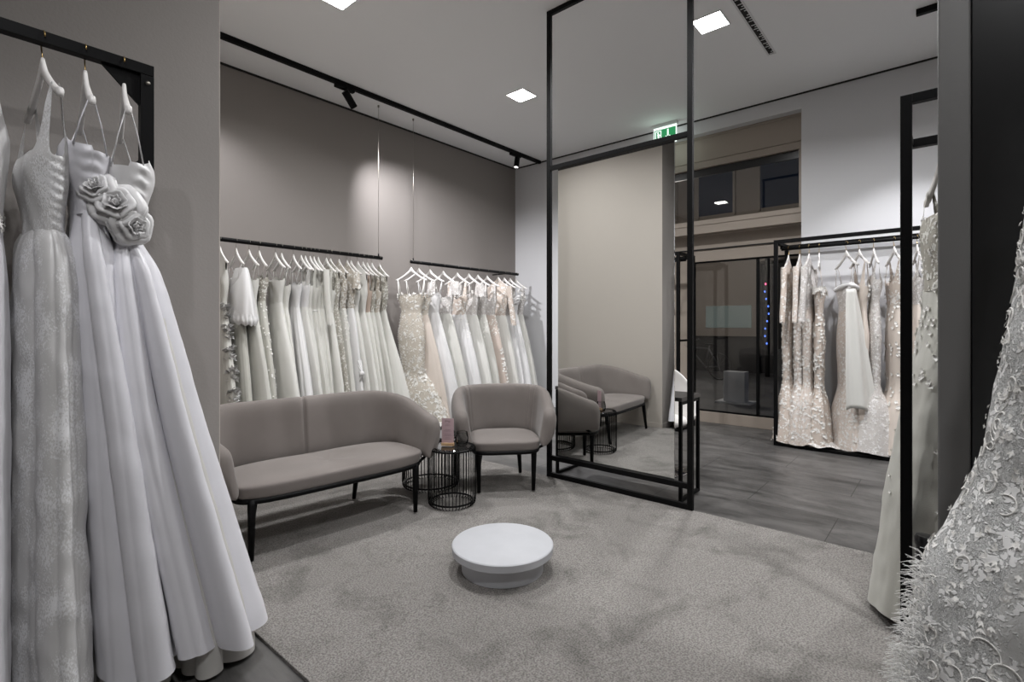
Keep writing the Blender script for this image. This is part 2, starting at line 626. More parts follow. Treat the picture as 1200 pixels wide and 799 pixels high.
MB().box((XD - 0.02, OY0, 2.42), (XD + 0.1, OY1, 2.435)).build('door_shadow_gap', M['gap'], df)

# ---- dark cladding wall end on the right, with its brushed steel edge
m = MB().box((2.10, -1.55, 0), (2.20, -0.047, CEIL))
struct(m.build('wall_end', M['black_panel'], bevel=0.003))
m = MB().box((2.095, -0.046, 0), (2.205, 0.032, CEIL))
tp = struct(m.build('trim_3', M['steel'], bevel=0.005))

# ------------------------------------------------------------------ carpet
m = MB()
def carpet_pt(u, v):
    x, y = 0.95 + 2.70 * u, -1.30 + 6.10 * v
    return (x, y, 0.014 + 0.002 * noise.noise(Vector((x * 3, y * 3, 0))))
m.grid(carpet_pt, 55, 122)
m.box((0.95, -1.30, 0.0005), (3.65, 4.80, 0.011))
cp = m.build('carpet', M['carpet'])
tag(cp, 'large greige short-pile carpet under the sofa, tub chair and white pouf', 'carpet')


# ------------------------------------------------------------------ ceiling things
for (x, y) in DOWNLIGHTS:
    nm = 'square recessed ceiling downlight'
    if (x, y) == (4.75, 3.95):
        lb = 'lit square ceiling downlight left of the tall black frame, above the tub chair'
    elif (x, y) == (4.75, 1.68):
        lb = 'lit square ceiling downlight right of the tall black frame, near the air slot'
    elif (x, y) == (2.30, 3.95):
        lb = 'lit square ceiling downlight cut by the top picture edge, above the sofa'
    else:
        lb = {(-0.15, -0.60): 'square ceiling downlight behind the camera, out of the picture',
              (2.30, 1.68): 'square ceiling downlight straight above the white podium, out of the picture',
              (2.30, -0.60): 'square ceiling downlight beside the camera, out of the picture'}.get((x, y), 'square ceiling downlight behind the steel wall edge, out of the picture')
    t = thing('ceiling_downlight', lb, 'ceiling light', (x, y, CEIL), 0, 'square ceiling downlights')
    m = MB()
    a, b = 0.125, 0.140
    for lo, hi in (((-b, -b), (b, -a)), ((-b, a), (b, b)), ((-b, -a), (-a, a)), ((a, -a), (b, a))):
        m.box((lo[0], lo[1], -0.006), (hi[0], hi[1], 0.0))
    m.build('trim_frame', M['white_plastic'], t, bevel=0.002)
    MB().box((-a, -a, -0.004), (a, a, -0.001)).build('light_panel', M['light_panel'], t)
    l = lamp('downlight_lamp', 'AREA', (x, y, CEIL - 0.012), (x, y, 0), DOWN_W, DOWN_COL, 0.13)
    l.data.spread = R(150)

# air slot diffuser
t = thing('air_slot_diffuser', 'narrow linear air slot with dark vanes in the ceiling', 'air vent', (0, 1.395, CEIL))
m = MB().box((3.6, -0.040, -0.005), (5.72, -0.024, 0)).box((3.6, 0.024, -0.005), (5.72, 0.040, 0)).box((5.70, -0.024, -0.005), (5.72, 0.024, 0)).box((3.6, -0.024, -0.005), (3.62, 0.024, 0))
m.build('slot_frame', M['white_plastic'], t)
MB().box((3.61, -0.024, -0.002), (5.71, 0.024, -0.0005)).build('slot_recess', M['gap'], t)
m = MB()
for k in range(52):
    x = 3.64 + k * 0.04
    if k % 5 != 4:
        m.box((x, -0.022, -0.0035), (x + 0.012, -0.004 + (k % 2) * 0.02, -0.001))
m.build('vane', M['white_plastic'], t)

# emergency exit sign
t = thing('exit_sign', 'green emergency exit sign with running figure and down arrow hung by the ceiling', 'exit sign', (6.70, 2.99, CEIL))
MB().box((-0.03, -0.18, -0.045), (0.03, 0.18, 0)).build('sign_housing', M['white_plastic'], t, bevel=0.004)
MB().box((-0.006, -0.165, -0.285), (0.006, 0.165, -0.045)).build('sign_plate', M['exit_white'], t)
m = MB()
m.box((-0.009, -0.155, -0.275), (-0.0065, 0.155, -0.075))
m.build('green_panel', M['exit_green'], t)
m = MB()
xs = -0.0105
def flat(poly):
    m.add([(xs, a, b) for a, b in poly] + [(xs - 0.001, a, b) for a, b in poly],
          [tuple(range(len(poly), 2 * len(poly)))] + [(i, (i + 1) % len(poly), (i + 1) % len(poly) + len(poly), i + len(poly)) for i in range(len(poly))], False)
# seen from the room +y is to the left: figure and door left, arrow right
flat([(-0.035, -0.09), (-0.055, -0.09), (-0.055, -0.18), (-0.035, -0.18)])
flat([(-0.045, -0.255), (0.0, -0.19), (-0.022, -0.176), (-0.045, -0.212), (-0.068, -0.176), (-0.09, -0.19)])
for a, b in (((0.14, -0.09), (0.128, -0.265)), ((0.14, -0.09), (0.05, -0.10)), ((0.062, -0.09), (0.05, -0.265))):
    flat([(max(a[0], b[0]), max(a[1], b[1])), (min(a[0], b[0]), max(a[1], b[1])), (min(a[0], b[0]), min(a[1], b[1])), (max(a[0], b[0]), min(a[1], b[1]))])
flat([(0.098 + 0.011 * math.cos(k * PI / 4), -0.118 + 0.011 * math.sin(k * PI / 4)) for k in range(8)])
flat([(0.108, -0.132), (0.082, -0.132), (0.078, -0.19), (0.102, -0.19)])
flat([(0.102, -0.188), (0.09, -0.19), (0.066, -0.23), (0.072, -0.262), (0.08, -0.262), (0.078, -0.232)])
flat([(0.1, -0.19), (0.09, -0.19), (0.104, -0.225), (0.125, -0.235), (0.122, -0.226), (0.112, -0.218)])
flat([(0.084, -0.134), (0.084, -0.146), (0.062, -0.165), (0.058, -0.158)])
m.build('pictogram', M['exit_white'], t)
lamp('exit_sign_lamp', 'POINT', (6.66, 2.99, CEIL - 0.34), (0, 0, 0), 0.8, (0.75, 1, 0.88), 0.05)

# lighting tracks with spot heads
def track(x0, x1, y, label, heads, along='x'):
    L_ = x1 - x0
    t = thing('lighting_track', label, 'lighting track', (x0, y, CEIL) if along == 'x' else (y, x0, CEIL), 0 if along == 'x' else PI / 2)
    m = MB().box((0, -0.024, -0.05), (L_, 0.024, 0))
    m.build('track_rail', M['black_metal'], t, bevel=0.002)
    MB().box((-0.004, -0.022, -0.048), (0.0, 0.022, -0.001)).box((L_, -0.022, -0.048), (L_ + 0.004, 0.022, -0.001)).build('end_cap', M['black_metal'], t)

def spot_head(pos, target, label, power, angle=44, blend=0.7):
    """adapter box on the track, a short stem and a tilted cylinder aimed at target"""
    t = thing('track_spotlight', label, 'spotlight', pos, 0, 'black track spotlights')
    MB().box((-0.12, -0.026, -0.085), (0.12, 0.026, -0.0505)).build('adapter', M['black_metal'], t, bevel=0.004)
    MB().tube([(0.04, 0, -0.085), (0.04, 0, -0.12)], 0.011, 10).build('stem', M['black_metal'], t)
    d = (Vector(target) - Vector(pos) - Vector((0.04, 0, -0.09))).normalized()
    q = d.to_track_quat('-Z', 'Y').to_matrix().to_4x4()
    m = MB().lathe([(0.0, 0.06), (0.038, 0.06), (0.042, 0.055), (0.042, -0.133), (0.039, -0.135), (0.037, -0.133), (0.037, -0.105), (0.0, -0.105)], 28)
    c = m.build('spot_cylinder', M['black_metal'], t, sharp=40)
    c.matrix_local = Matrix.Translation((0.04, 0, -0.145)) @ q
    MB().lathe([(0.0, -0.1062), (0.0365, -0.1062), (0.0365, -0.1055)], 24).build('spot_lens', M['lens'], c)
    p = Vector(pos) + Vector((0.04, 0, -0.145)) + d * 0.15
    lamp('track_spot_lamp', 'SPOT', p, target, power, SPOT_COL, 0.022, angle, blend)

track(0.95 + 0.06, 6.84, 5.28, 'long black ceiling track in front of the dark back wall', 0)
spot_head((3.17, 5.28, CEIL), (5.5, 5.60, 1.7), 'black track spotlight tilted towards the back wall, first from the left', SPOT_W, 78, 1.0)
spot_head((6.20, 5.28, CEIL), (5.2, 4.9, 0.9), 'black track spotlight near the far right end of the track', SPOT_W * 0.45, 60)
spot_head((1.45, 5.28, CEIL), (2.5, 5.80, 1.7), 'black track spotlight hidden behind the partition corner', SPOT_W * 0.22, 80, 1.0)
track(-2.4, 0.23, 5.76, 'short black ceiling track at the top right picture edge', 0, 'y')
spot_head((5.76, -0.25, CEIL), (6.6, 0.75, 1.2), 'black track spotlight hidden above the right rack', SPOT_W * 0.5, 64)
spot_head((5.76, -1.0, CEIL), (1.0, 4.3, 1.7), 'added black spotlight, unseen behind the steel wall edge, aimed across at the partition side', SPOT_W * 0.8, 34)  # added unseen lamp that brightens the partition's side wall
track(-1.6, 1.6, 1.25, 'black ceiling track above the left foreground rack, out of the picture', 0)
spot_head((-0.25, 1.25, CEIL), (0.45, 2.3, 0.75), 'black track spotlight lighting the left foreground gowns', SPOT_W * 0.18, 60)


# ------------------------------------------------------------------ tall black frame with mirror
t = thing('mirror_frame', 'tall ceiling-high black steel frame holding the big fitting mirror', 'mirror', (3.645, 0, 0))
ya, yb = 1.413, 2.726
h, f = 0.016, 0.040
MB().box((-h, yb - f, 0.014), (h, yb, CEIL - 0.002)).build('post', M['black_metal'], t, bevel=0.002)
MB().box((-h, ya, 0.014), (h, ya + f, CEIL - 0.002)).build('post', M['black_metal'], t, bevel=0.002)
MB().box((-h, ya + f, CEIL - 0.042), (h, yb - f, CEIL - 0.002)).build('top_bar', M['black_metal'], t, bevel=0.002)
MB().box((-h, ya + f, 2.730), (h, yb - f, 2.768)).build('crossbar', M['black_metal'], t, bevel=0.002)
MB().box((-h, ya + f, 0.164), (h, yb - f, 0.204)).build('crossbar', M['black_metal'], t, bevel=0.002)
MB().box((-h, ya + f, 0.014), (h, yb - f, 0.054)).build('floor_bar', M['black_metal'], t, bevel=0.002)
mp = MB().box((h + 0.0075, 1.563, 0.168), (h + 0.014, 2.623, 2.735)).build('mirror_backing', M['black_panel'], t)
MB().box((h + 0.001, 1.562, 0.166), (h + 0.007, 2.624, 2.737)).build('mirror_glass', M['mirror'], mp)

# ------------------------------------------------------------------ console table behind the mirror
t = thing('console_table', 'slim black steel console table with dark top standing behind the mirror', 'table', (3.965, 2.145, 0))
MB().box((-0.19, -0.595, 0.772), (0.19, 0.595, 0.802)).build('table_top', M['dark_top'], t, bevel=0.003)
for sx in (-1, 1):
    for sy in (-1, 1):
        MB().box((sx * 0.175 - 0.0125, sy * 0.578 - 0.0125, 0.004), (sx * 0.175 + 0.0125, sy * 0.578 + 0.0125, 0.7715)).build('leg', M['black_metal'], t, bevel=0.002)
for sy in (-1, 1):
    MB().box((-0.162, sy * 0.578 - 0.012, 0.004), (0.162, sy * 0.578 + 0.012, 0.028)).build('floor_rail', M['black_metal'], t)
    MB().box((-0.162, sy * 0.578 - 0.010, 0.745), (0.162, sy * 0.578 + 0.010, 0.7715)).build('top_rail', M['black_metal'], t)
MB().lathe([(0.012, 0.0), (0.012, 0.03), (0.008, 0.035), (0.0, 0.036)], 14).build('chrome_foot', M['chrome'], t, (0.215, 0.578, 0.0))

# ------------------------------------------------------------------ white swivel chair half hidden behind mirror
t = thing('swivel_chair', 'white rounded shell chair on a chrome disc base half hidden behind the mirror', 'chair', (4.52, 2.06, 0), R(205))
MB().lathe([(0.0, 0.0), (0.24, 0.0), (0.245, 0.008), (0.235, 0.014), (0.05, 0.028), (0.03, 0.05), (0.0, 0.05)], 48).build('base', M['chrome'], t)
MB().lathe([(0.025, 0.04), (0.025, 0.43)], 20).build('pedestal', M['chrome'], t)
def shell(u, v):
    a = (u - 0.5) * PI * 1.15
    hh = 0.50 * (math.cos(a * 0.85) ** 0.9 if abs(a) < 1.84 else 0.05)
    r = 0.24 + 0.07 * math.sin(v * PI / 2)
    return (-r * math.cos(a), r * math.sin(a), 0.46 + (hh if hh > 0.08 else 0.08) * v)
MB().grid(shell, 41, 14).build('backrest', M['hanger_white'], t, solid=0.022, subsurf=1)
MB().lathe([(0.0, 0.43), (0.18, 0.43), (0.235, 0.45), (0.245, 0.47), (0.22, 0.50), (0.10, 0.512), (0.0, 0.514)], 40).build('seat', M['hanger_white'], t)

# ------------------------------------------------------------------ upholstered sofa and tub chair
def u_path(W, D, rc, af, n=81):
    """plan of the padded back: from the left arm front round the back to the right arm front (faces -y)"""
    seg = []
    hw = W / 2
    L1, La, L2 = (D - rc), rc * PI / 2, (W - 2 * rc)
    tot = 2 * L1 + 2 * La + L2
    out = []
    for i in range(n):
        s = tot * i / (n - 1)
        if s < L1:
            f = s / L1
            p, nn = (-hw + af * (1 - f) ** 2, -D / 2 + s), (-1, 0)
        elif s < L1 + La:
            a = (s - L1) / rc
            p, nn = (-hw + rc - rc * math.cos(a), D / 2 - rc + rc * math.sin(a)), (-math.cos(a), math.sin(a))
        elif s < L1 + La + L2:
            p, nn = (-hw + rc + (s - L1 - La), D / 2), (0, 1)
        elif s < L1 + 2 * La + L2:
            a = (s - L1 - La - L2) / rc
            p, nn = (hw - rc + rc * math.sin(a), D / 2 - rc + rc * math.cos(a)), (math.sin(a), math.cos(a))
        else:
            f = (s - L1 - 2 * La - L2) / L1
            p, nn = (hw - af * f ** 2, D / 2 - rc - (s - L1 - 2 * La - L2)), (1, 0)
        out.append((p, nn, s / tot))
    return out

def upholstered(t, W, D, rc, z0, ztop, zarm, T, lean, seams, arm_front, seat_w, seat_d, seat_y, frame_w, legs, zs):
    path = u_path(W - 2 * lean, D - lean, rc, arm_front, 241)
    m = MB()
    NC = 36
    n = len(path)
    verts, faces = [], []
    for i, (p, nn, s) in enumerate(path):
        e = min(s, 1 - s) * 2                       # 0 at the arm front, 1 at the middle of the back
        # top edge: highest along the back, sweeping down to the arm fronts
        k = min(1.0, e / 0.62)
        k = k * k * (3 - 2 * k)
        zt = zarm + (ztop - zarm) * k ** 0.9
        # the front end of the arm is rounded off, its lower front corner tucks back
        q = min(1.0, e / (0.14 / (W + D)))
        cap = math.sqrt(max(0.0, 1 - (1 - q) ** 2))
        zt2 = z0 + (zt - z0) * (0.70 + 0.30 * cap ** 0.9)
        Tt = T * (0.25 + 0.75 * cap)
        g = 0.0
        for sm in seams:
            g += math.exp(-((s - sm) * (2 * D + W) / 0.011) ** 2) * (0.42 if len(seams) == 1 else 0.17)
        Tt *= (1 - g)
        H = zt2 - z0
        for c in range(NC):
            a = 2 * PI * c / NC
            cu, su = math.cos(a), math.sin(a)
            uu = math.copysign(abs(cu) ** 0.75, cu) * Tt / 2
            vv = 0.5 + 0.5 * math.copysign(abs(su) ** 0.55, su)
            off = lean * (math.sin(vv * PI / 2) ** 0.8) + uu - (0.02 * math.sin(vv * PI) if cu > 0 else 0.0) * -0.6
            back = 0.0
            verts.append((p[0] + nn[0] * off, p[1] + nn[1] * off, z0 + H * vv - g * 0.02 * vv))
    for i in range(n - 1):
        for c in range(NC):
            faces.append((i * NC + c, (i + 1) * NC + c, (i + 1) * NC + (c + 1) % NC, i * NC + (c + 1) % NC))
    faces.append(tuple(range(NC)))
    faces.append(tuple((n - 1) * NC + c for c in range(NC - 1, -1, -1)))
    m.add(verts, faces, True)
    shell_o = m.build('backrest', M['sofa'], t)
    # seat cushion: superelliptic slab, crowned, rounded front
    m = MB()
    NU = 144
    def outline(a):
        c_, s_ = math.cos(a), math.sin(a)
        ex = 0.42
        x = math.copysign(abs(c_) ** ex, c_) * seat_w / 2
        y = math.copysign(abs(s_) ** ex, s_) * seat_d / 2
        if s_ > 0:
            x *= 1 - 0.16 * (y / (seat_d / 2)) ** 2 * (0.62 / max(seat_w, 0.62))
        return x, y + seat_y
    th = zs - z0 + 0.03
    prof = [(0.0, 0.0), (0.93, 0.0), (0.965, 0.03), (0.978, 0.12), (0.99, 0.45), (1.0, 0.70), (0.998, 0.80), (0.985, 0.88), (0.95, 0.96), (0.88, 1.03), (0.7, 1.10), (0.4, 1.14), (0.0, 1.16)]
    verts, faces = [], []
    for (r, zf) in prof:
        for k in range(NU):
            x, y = outline(2 * PI * k / NU)
            dent = 0.0
            if len(seams) % 2 == 1 and zf >= 1.0:
                dent = 0.020 * math.exp(-(x * r / 0.022) ** 2)
            verts.append((x * r, seat_y + (y - seat_y) * r, z0 - 0.03 + th * zf - dent))
    for i in range(len(prof) - 1):
        for k in range(NU):
            faces.append((i * NU + k, i * NU + (k + 1) % NU, (i + 1) * NU + (k + 1) % NU, (i + 1) * NU + k))
    m.add(verts, faces, True)
    m.build('seat_cushion', M['sofa'], t, subsurf=1)
    # black tube frame under the seat
    m = MB()
    pts = []
    for k in range(64):
        a = 2 * PI * k / 64
        c_, s_ = math.cos(a), math.sin(a)
        pts.append((math.copysign(abs(c_) ** 0.4, c_) * frame_w / 2, seat_y + math.copysign(abs(s_) ** 0.4, s_) * (seat_d / 2 - 0.015), z0 - 0.040))
    m.tube(pts, 0.017, 10, closed=True)
    for sx in (-1, 1):
        m.tube([(sx * (frame_w / 2 - 0.05), seat_y - seat_d / 2 + 0.08, z0 - 0.045), (sx * (W / 2 - 0.035), seat_y - seat_d / 2 + 0.12, z0 + 0.0), (sx * (W / 2 - 0.028), seat_y - seat_d / 2 + 0.17, z0 + 0.03)], 0.011, 8)
    m.build('seat_frame', M['black_metal'], t)
    m = MB()
    for sx in (-1, 1):
        m.tube([(sx * (W / 2 - 0.06), seat_y - seat_d / 2 + 0.13, z0 + 0.005), (sx * (W / 2 - 0.02), seat_y - seat_d / 2 + 0.13, z0 + 0.005)], 0.011, 10)
    m.build('arm_bolt', M['black_metal'], t)
    for (x, y, fx, fy) in legs:
        MB().tube([(x, y, z0 - 0.03), (x + (fx - x) * 0.15, y + (fy - y) * 0.12, z0 - 0.07), (fx, fy, 0.012)], [0.024, 0.023, 0.015], 12).build('leg', M['black_metal'], t)

t = thing('sofa', 'taupe upholstered two-seat sofa with rounded back on black legs', 'sofa', (1.80, 3.26, 0.014), R(-5))
upholstered(t, 1.465, 0.72, 0.24, 0.375, 0.815, 0.66, 0.12, 0.050, [0.5], 0.035, 1.30, 0.575, -0.06, 1.24,
            [(-0.55, -0.29, -0.565, -0.325), (0.55, -0.29, 0.525, -0.325), (-0.36, 0.20, -0.385, 0.245), (0.36, 0.20, 0.345, 0.245)], 0.435)
t = thing('tub_chair', 'taupe upholstered tub armchair with wraparound back on black legs', 'armchair', (3.235, 2.90, 0.014), R(-41.5))
upholstered(t, 0.75, 0.69, 0.28, 0.375, 0.805, 0.65, 0.11, 0.050, [0.29, 0.325, 0.675, 0.71], 0.03, 0.575, 0.57, -0.06, 0.53,
            [(-0.225, -0.27, -0.22, -0.27), (0.225, -0.27, 0.22, -0.27), (-0.16, 0.18, -0.19, 0.24), (0.16, 0.18, 0.19, 0.24)], 0.425)

# ------------------------------------------------------------------ wire side tables
def wire_table(label, pos, r, hgt, n):
    t = thing('wire_side_table', label, 'side table', pos, 0, 'black wire side tables')
    m = MB()
    for k in range(n):
        a = 2 * PI * k / n
        c_, s_ = math.cos(a), math.sin(a)
        prof = [(r - 0.035, hgt + 0.004), (r - 0.012, hgt + 0.001), (r - 0.003, hgt - 0.012), (r, hgt - 0.04), (r, 0.05), (r - 0.004, 0.02), (r - 0.018, 0.006), (r - 0.035, 0.004)]
        m.tube([(p * c_, p * s_, z) for p, z in prof], 0.0028, 5)
    m.build('wire_cage', M['black_metal'], t)
    for nm, z, rr in (('top_ring', hgt - 0.014, r - 0.012), ('base_ring', 0.030, r - 0.022)):
        MB().tube([(rr * math.cos(2 * PI * k / 56), rr * math.sin(2 * PI * k / 56), z) for k in range(56)], 0.007, 8, closed=True).build(nm, M['black_metal'], t)
    MB().lathe([(0.0, hgt - 0.010), (r - 0.03, hgt - 0.010), (r - 0.026, hgt - 0.006), (r - 0.03, hgt - 0.002), (0.0, hgt - 0.002)], 56).build('glass_top', M['smoked_glass'], t, sharp=40)
    return t

wire_table('smaller black wire side table in front, holding the pink card', (2.60, 2.84, 0.014), 0.178, 0.435, 44)
wire_table('wider black wire side table behind, between sofa and chair', (2.79, 3.31, 0.014), 0.235, 0.43, 56)

# card in an oak block
t = thing('menu_card', 'dusty pink printed card standing in a light oak block', 'card', (2.575, 2.86, 0.4525), R(-56))
MB().box((-0.048, -0.016, 0.0), (0.048, 0.016, 0.022)).build('wood_base', M['oak'], t, bevel=0.002)
cd = MB().box((-0.046, -0.001, 0.012), (0.046, 0.001, 0.205)).build('card', M['card_pink'], t)
m = MB()
def stroke(pts, r=0.0012):
    m.tube([(x, -0.0016, z) for x, z in pts], r, 5)
stroke([(-0.020 + 0.0, 0.178), (-0.016, 0.190), (-0.010, 0.188), (-0.012, 0.180), (-0.018, 0.179)])
stroke([(-0.006, 0.182), (-0.001, 0.188), (0.002, 0.180), (0.006, 0.187)])
stroke([(0.008, 0.182), (0.014, 0.187), (0.017, 0.180), (0.012, 0.176), (0.006, 0.174)])
for z, wd in ((0.160, 0.016), (0.150, 0.020), (0.120, 0.022), (0.110, 0.030), (0.085, 0.026), (0.075, 0.030), (0.060, 0.018), (0.050, 0.026)):
    stroke([(-wd, z), (wd, z)], 0.0006)
m.build('print', M['ink'], cd)

def tumbler(label, loc, s=1.0):
    t = thing('water_glass', label, 'glass', loc, 0, 'round clear water glasses')
    pr = [(0.0, 0.0), (0.026, 0.0), (0.034, 0.006), (0.042, 0.03), (0.043, 0.055), (0.036, 0.085), (0.034, 0.088), (0.033, 0.085), (0.040, 0.055), (0.039, 0.03), (0.031, 0.01), (0.0, 0.008)]
    MB().lathe([(r_ * s, z * s) for r_, z in pr], 32).build('glass_bowl', M['clear_glass'], t)
    MB().tube([(0.035 * s * math.cos(2 * PI * k / 32), 0.035 * s * math.sin(2 * PI * k / 32), 0.087 * s) for k in range(32)], 0.0016, 6, closed=True).build('rim', M['clear_glass'], t)
tumbler('round clear water glass beside the pink card', (2.655, 2.79, 0.4525), 1.15)
tumbler('clear water glass on the rear wire table', (2.765, 3.26, 0.4475), 1.15)

# ------------------------------------------------------------------ white round podium
t = thing('podium', 'low white round podium with overhanging top on the carpet', 'podium', (2.093, 1.875, 0.013))
MB().lathe([(0.0, 0.0), (0.222, 0.0), (0.225, 0.003), (0.225, 0.100), (0.0, 0.100)], 96).build('plinth', M['pouf'], t, sharp=40)
MB().lathe([(0.0, 0.0995), (0.272, 0.0995), (0.278, 0.104), (0.279, 0.139), (0.275, 0.1435), (0.27, 0.145), (0.0, 0.1455)], 96).build('round_top', M['pouf'], t, sharp=40)


# ------------------------------------------------------------------ racks and rails
def hung_rail(label, x0, x1, y, z, cable_x, wall_ends):
    t = thing('hanging_rail', label, 'clothes rail', (x0, y, z), 0, 'black rails along the back wall')
    MB().tube([(0, 0, 0), (x1 - x0, 0, 0)], 0.0225, 16).build('rail_tube', M['black_metal'], t)
    MB().tube([(cable_x - x0, 0, 0.019), (cable_x - x0, 0, CEIL - z - 0.02)], 0.0022, 6).build('cable', M['hook_steel'], t)
    MB().lathe([(0.008, 0.018), (0.008, 0.05), (0.004, 0.055), (0.0, 0.055)], 12).build('cable_clamp', M['black_metal'], t, (cable_x - x0, 0, 0))
    MB().lathe([(0.0, -0.03), (0.006, -0.03), (0.012, -0.02), (0.012, 0.0), (0.0, 0.0)], 14).build('ceiling_fixing', M['hook_steel'], t, (cable_x - x0, 0, CEIL - z))
    for xe in wall_ends:
        MB().tube([(xe - x0, 0.0, 0), (xe - x0, YB - y - 0.001, 0)], 0.010, 10).build('wall_arm', M['black_metal'], t)

RZ = 2.215
hung_rail('black hanging rail left of the gap, above the sofa, full of gowns', X0 + 0.02, 3.83, 5.50, RZ, 3.78, [1.6])
hung_rail('black hanging rail right of the gap, above the tub chair', 4.29, 6.52, 5.50, RZ, 4.33, [6.3])

# left foreground wall rack
LZ, LY = 2.395, 2.50
t = thing('wall_rack', 'black steel wall rack with gusset corner carrying the foreground satin gowns', 'clothes rack', (0.6, LY, 0))
MB().box((-1.9, -0.02, LZ - 0.022), (0.022, 0.02, LZ + 0.022)).build('rail_bar', M['black_metal'], t, bevel=0.002)
MB().box((-0.024, -0.02, 1.985), (0.022, 0.02, LZ - 0.023)).build('post', M['black_metal'], t, bevel=0.002)
MB().box((-0.024, 0.0205, 1.985), (0.022, YP - LY - 0.001, 2.03)).build('wall_arm', M['black_metal'], t, bevel=0.002)
m = MB()
tri = [(-0.024, LZ - 0.022), (-0.024, LZ - 0.15), (-0.15, LZ - 0.022)]
m.add([(a, -0.006, b) for a, b in tri] + [(a, 0.006, b) for a, b in tri], [(0, 1, 2), (5, 4, 3), (0, 3, 4, 1), (1, 4, 5, 2), (2, 5, 3, 0)], False)
m.build('gusset_plate', M['black_metal'], t)
m = MB()
for dz in (0.055,):
    m.tube([(0.0, -0.0205, LZ - dz), (0.0, -0.024, LZ - dz)], 0.008, 12)
m.build('screw', M['hook_steel'], t)

def box_rack(label, x0, x1, y0, y1, hgt, rail_x, rail_z, base_tray=True, wall_c=None):
    """free standing garment rack: four posts, top and bottom frames, hang rail"""
    t = thing('garment_rack', label, 'clothes rack', ((x0 + x1) / 2, (y0 + y1) / 2, 0))
    ox, oy = (x0 + x1) / 2, (y0 + y1) / 2
    s = 0.040
    for x in (x0, x1 - s):
        for y in (y0, y1 - s):
            MB().box((x - ox, y - oy, 0.003), (x + s - ox, y + s - oy, hgt)).build('post', M['black_metal'], t, bevel=0.002)
    for x in (x0, x1 - s):
        MB().box((x - ox, y0 + s - oy, hgt - s), (x + s - ox, y1 - s - oy, hgt)).build('top_bar', M['black_metal'], t, bevel=0.002)
        if base_tray:
            MB().box((x - ox, y0 + s - oy, 0.003), (x + s - ox, y1 - s - oy, 0.035)).build('floor_bar', M['black_metal'], t, bevel=0.002)
    for y in (y0, y1 - s):
        MB().box((x0 + s - ox, y - oy, hgt - s), (x1 - s - ox, y + s - oy, hgt)).build('side_bar', M['black_metal'], t, bevel=0.002)
        if base_tray:
            MB().box((x0 + s - ox, y - oy, 0.003), (x1 - s - ox, y + s - oy, 0.035)).build('side_bar', M['black_metal'], t, bevel=0.002)
        MB().box((rail_x - 0.012 - ox, y + s / 2 - 0.012 - oy, rail_z), (rail_x + 0.012 - ox, y + s / 2 + 0.012 - oy, hgt - s)).build('rail_drop', M['black_metal'], t)
    MB().tube([(rail_x - ox, y0 + s / 2 - oy, rail_z), (rail_x - ox, y1 - s / 2 - oy, rail_z)], 0.018, 14).build('rail_tube', M['black_metal'], t)
    return t

FX = 6.56
box_rack('black floor rack against the white wall, full of beaded gowns', 6.29, 6.83, -0.50, 1.52, 2.32, FX, 2.245)
GX = 2.99
t = thing('garment_rack', 'tall black rack in the right foreground beside the steel wall edge', 'clothes rack', (2.755, -0.8, 0))
for y in (0.125, -1.75):
    MB().box((-0.018, y + 0.8, 0.0145), (0.018, y + 0.84, 2.335)).build('post', M['black_metal'], t, bevel=0.002)
    MB().box((0.018, y + 0.805, 2.18), (GX - 2.755 - 0.02, y + 0.835, 2.20)).build('rail_arm', M['black_metal'], t)
    MB().box((0.0185, y + 0.805, 0.0145), (0.42, y + 0.835, 0.035)).build('foot', M['black_metal'], t)
MB().box((-0.018, -1.71 + 0.8, 2.297), (0.018, 0.125 + 0.8, 2.335)).build('top_bar', M['black_metal'], t, bevel=0.002)
MB().box((GX - 2.755 - 0.019, -1.75 + 0.8, 2.171), (GX - 2.755 + 0.019, 0.165 + 0.8, 2.209)).build('rail_bar', M['black_metal'], t, bevel=0.002)
# third rack, beyond the mirror
t = box_rack('black garment rack beyond the mirror beside the glass door', 6.29, 6.83, 2.62, 4.05, 2.30, FX, 2.22)
MB().box((-0.23, -0.705, 1.15), (0.23, -0.685, 1.175)).build('side_bar', M['black_metal'], t)
MB().tube([(-0.05, -0.70, 1.15), (-0.05, -0.70, 1.10), (-0.05, -0.715, 1.08), (-0.05, -0.73, 1.09)], 0.005, 8).build('hook', M['hook_steel'], t)

# short capped tube at the foot of the steel edge
t = thing('stanchion', 'low black capped tube standing behind the lace fringe at right', 'stanchion', (2.015, 0.062, 0.0))
MB().lathe([(0.0, 0.0), (0.05, 0.0), (0.05, 0.006), (0.022, 0.012), (0.022, 0.675), (0.0, 0.675)], 28).build('tube', M['black_panel'], t, sharp=40)
MB().lathe([(0.0, 0.676), (0.024, 0.676), (0.025, 0.68), (0.025, 0.70), (0.021, 0.706), (0.0, 0.707)], 28).build('cap', M['black_panel'], t, sharp=40)

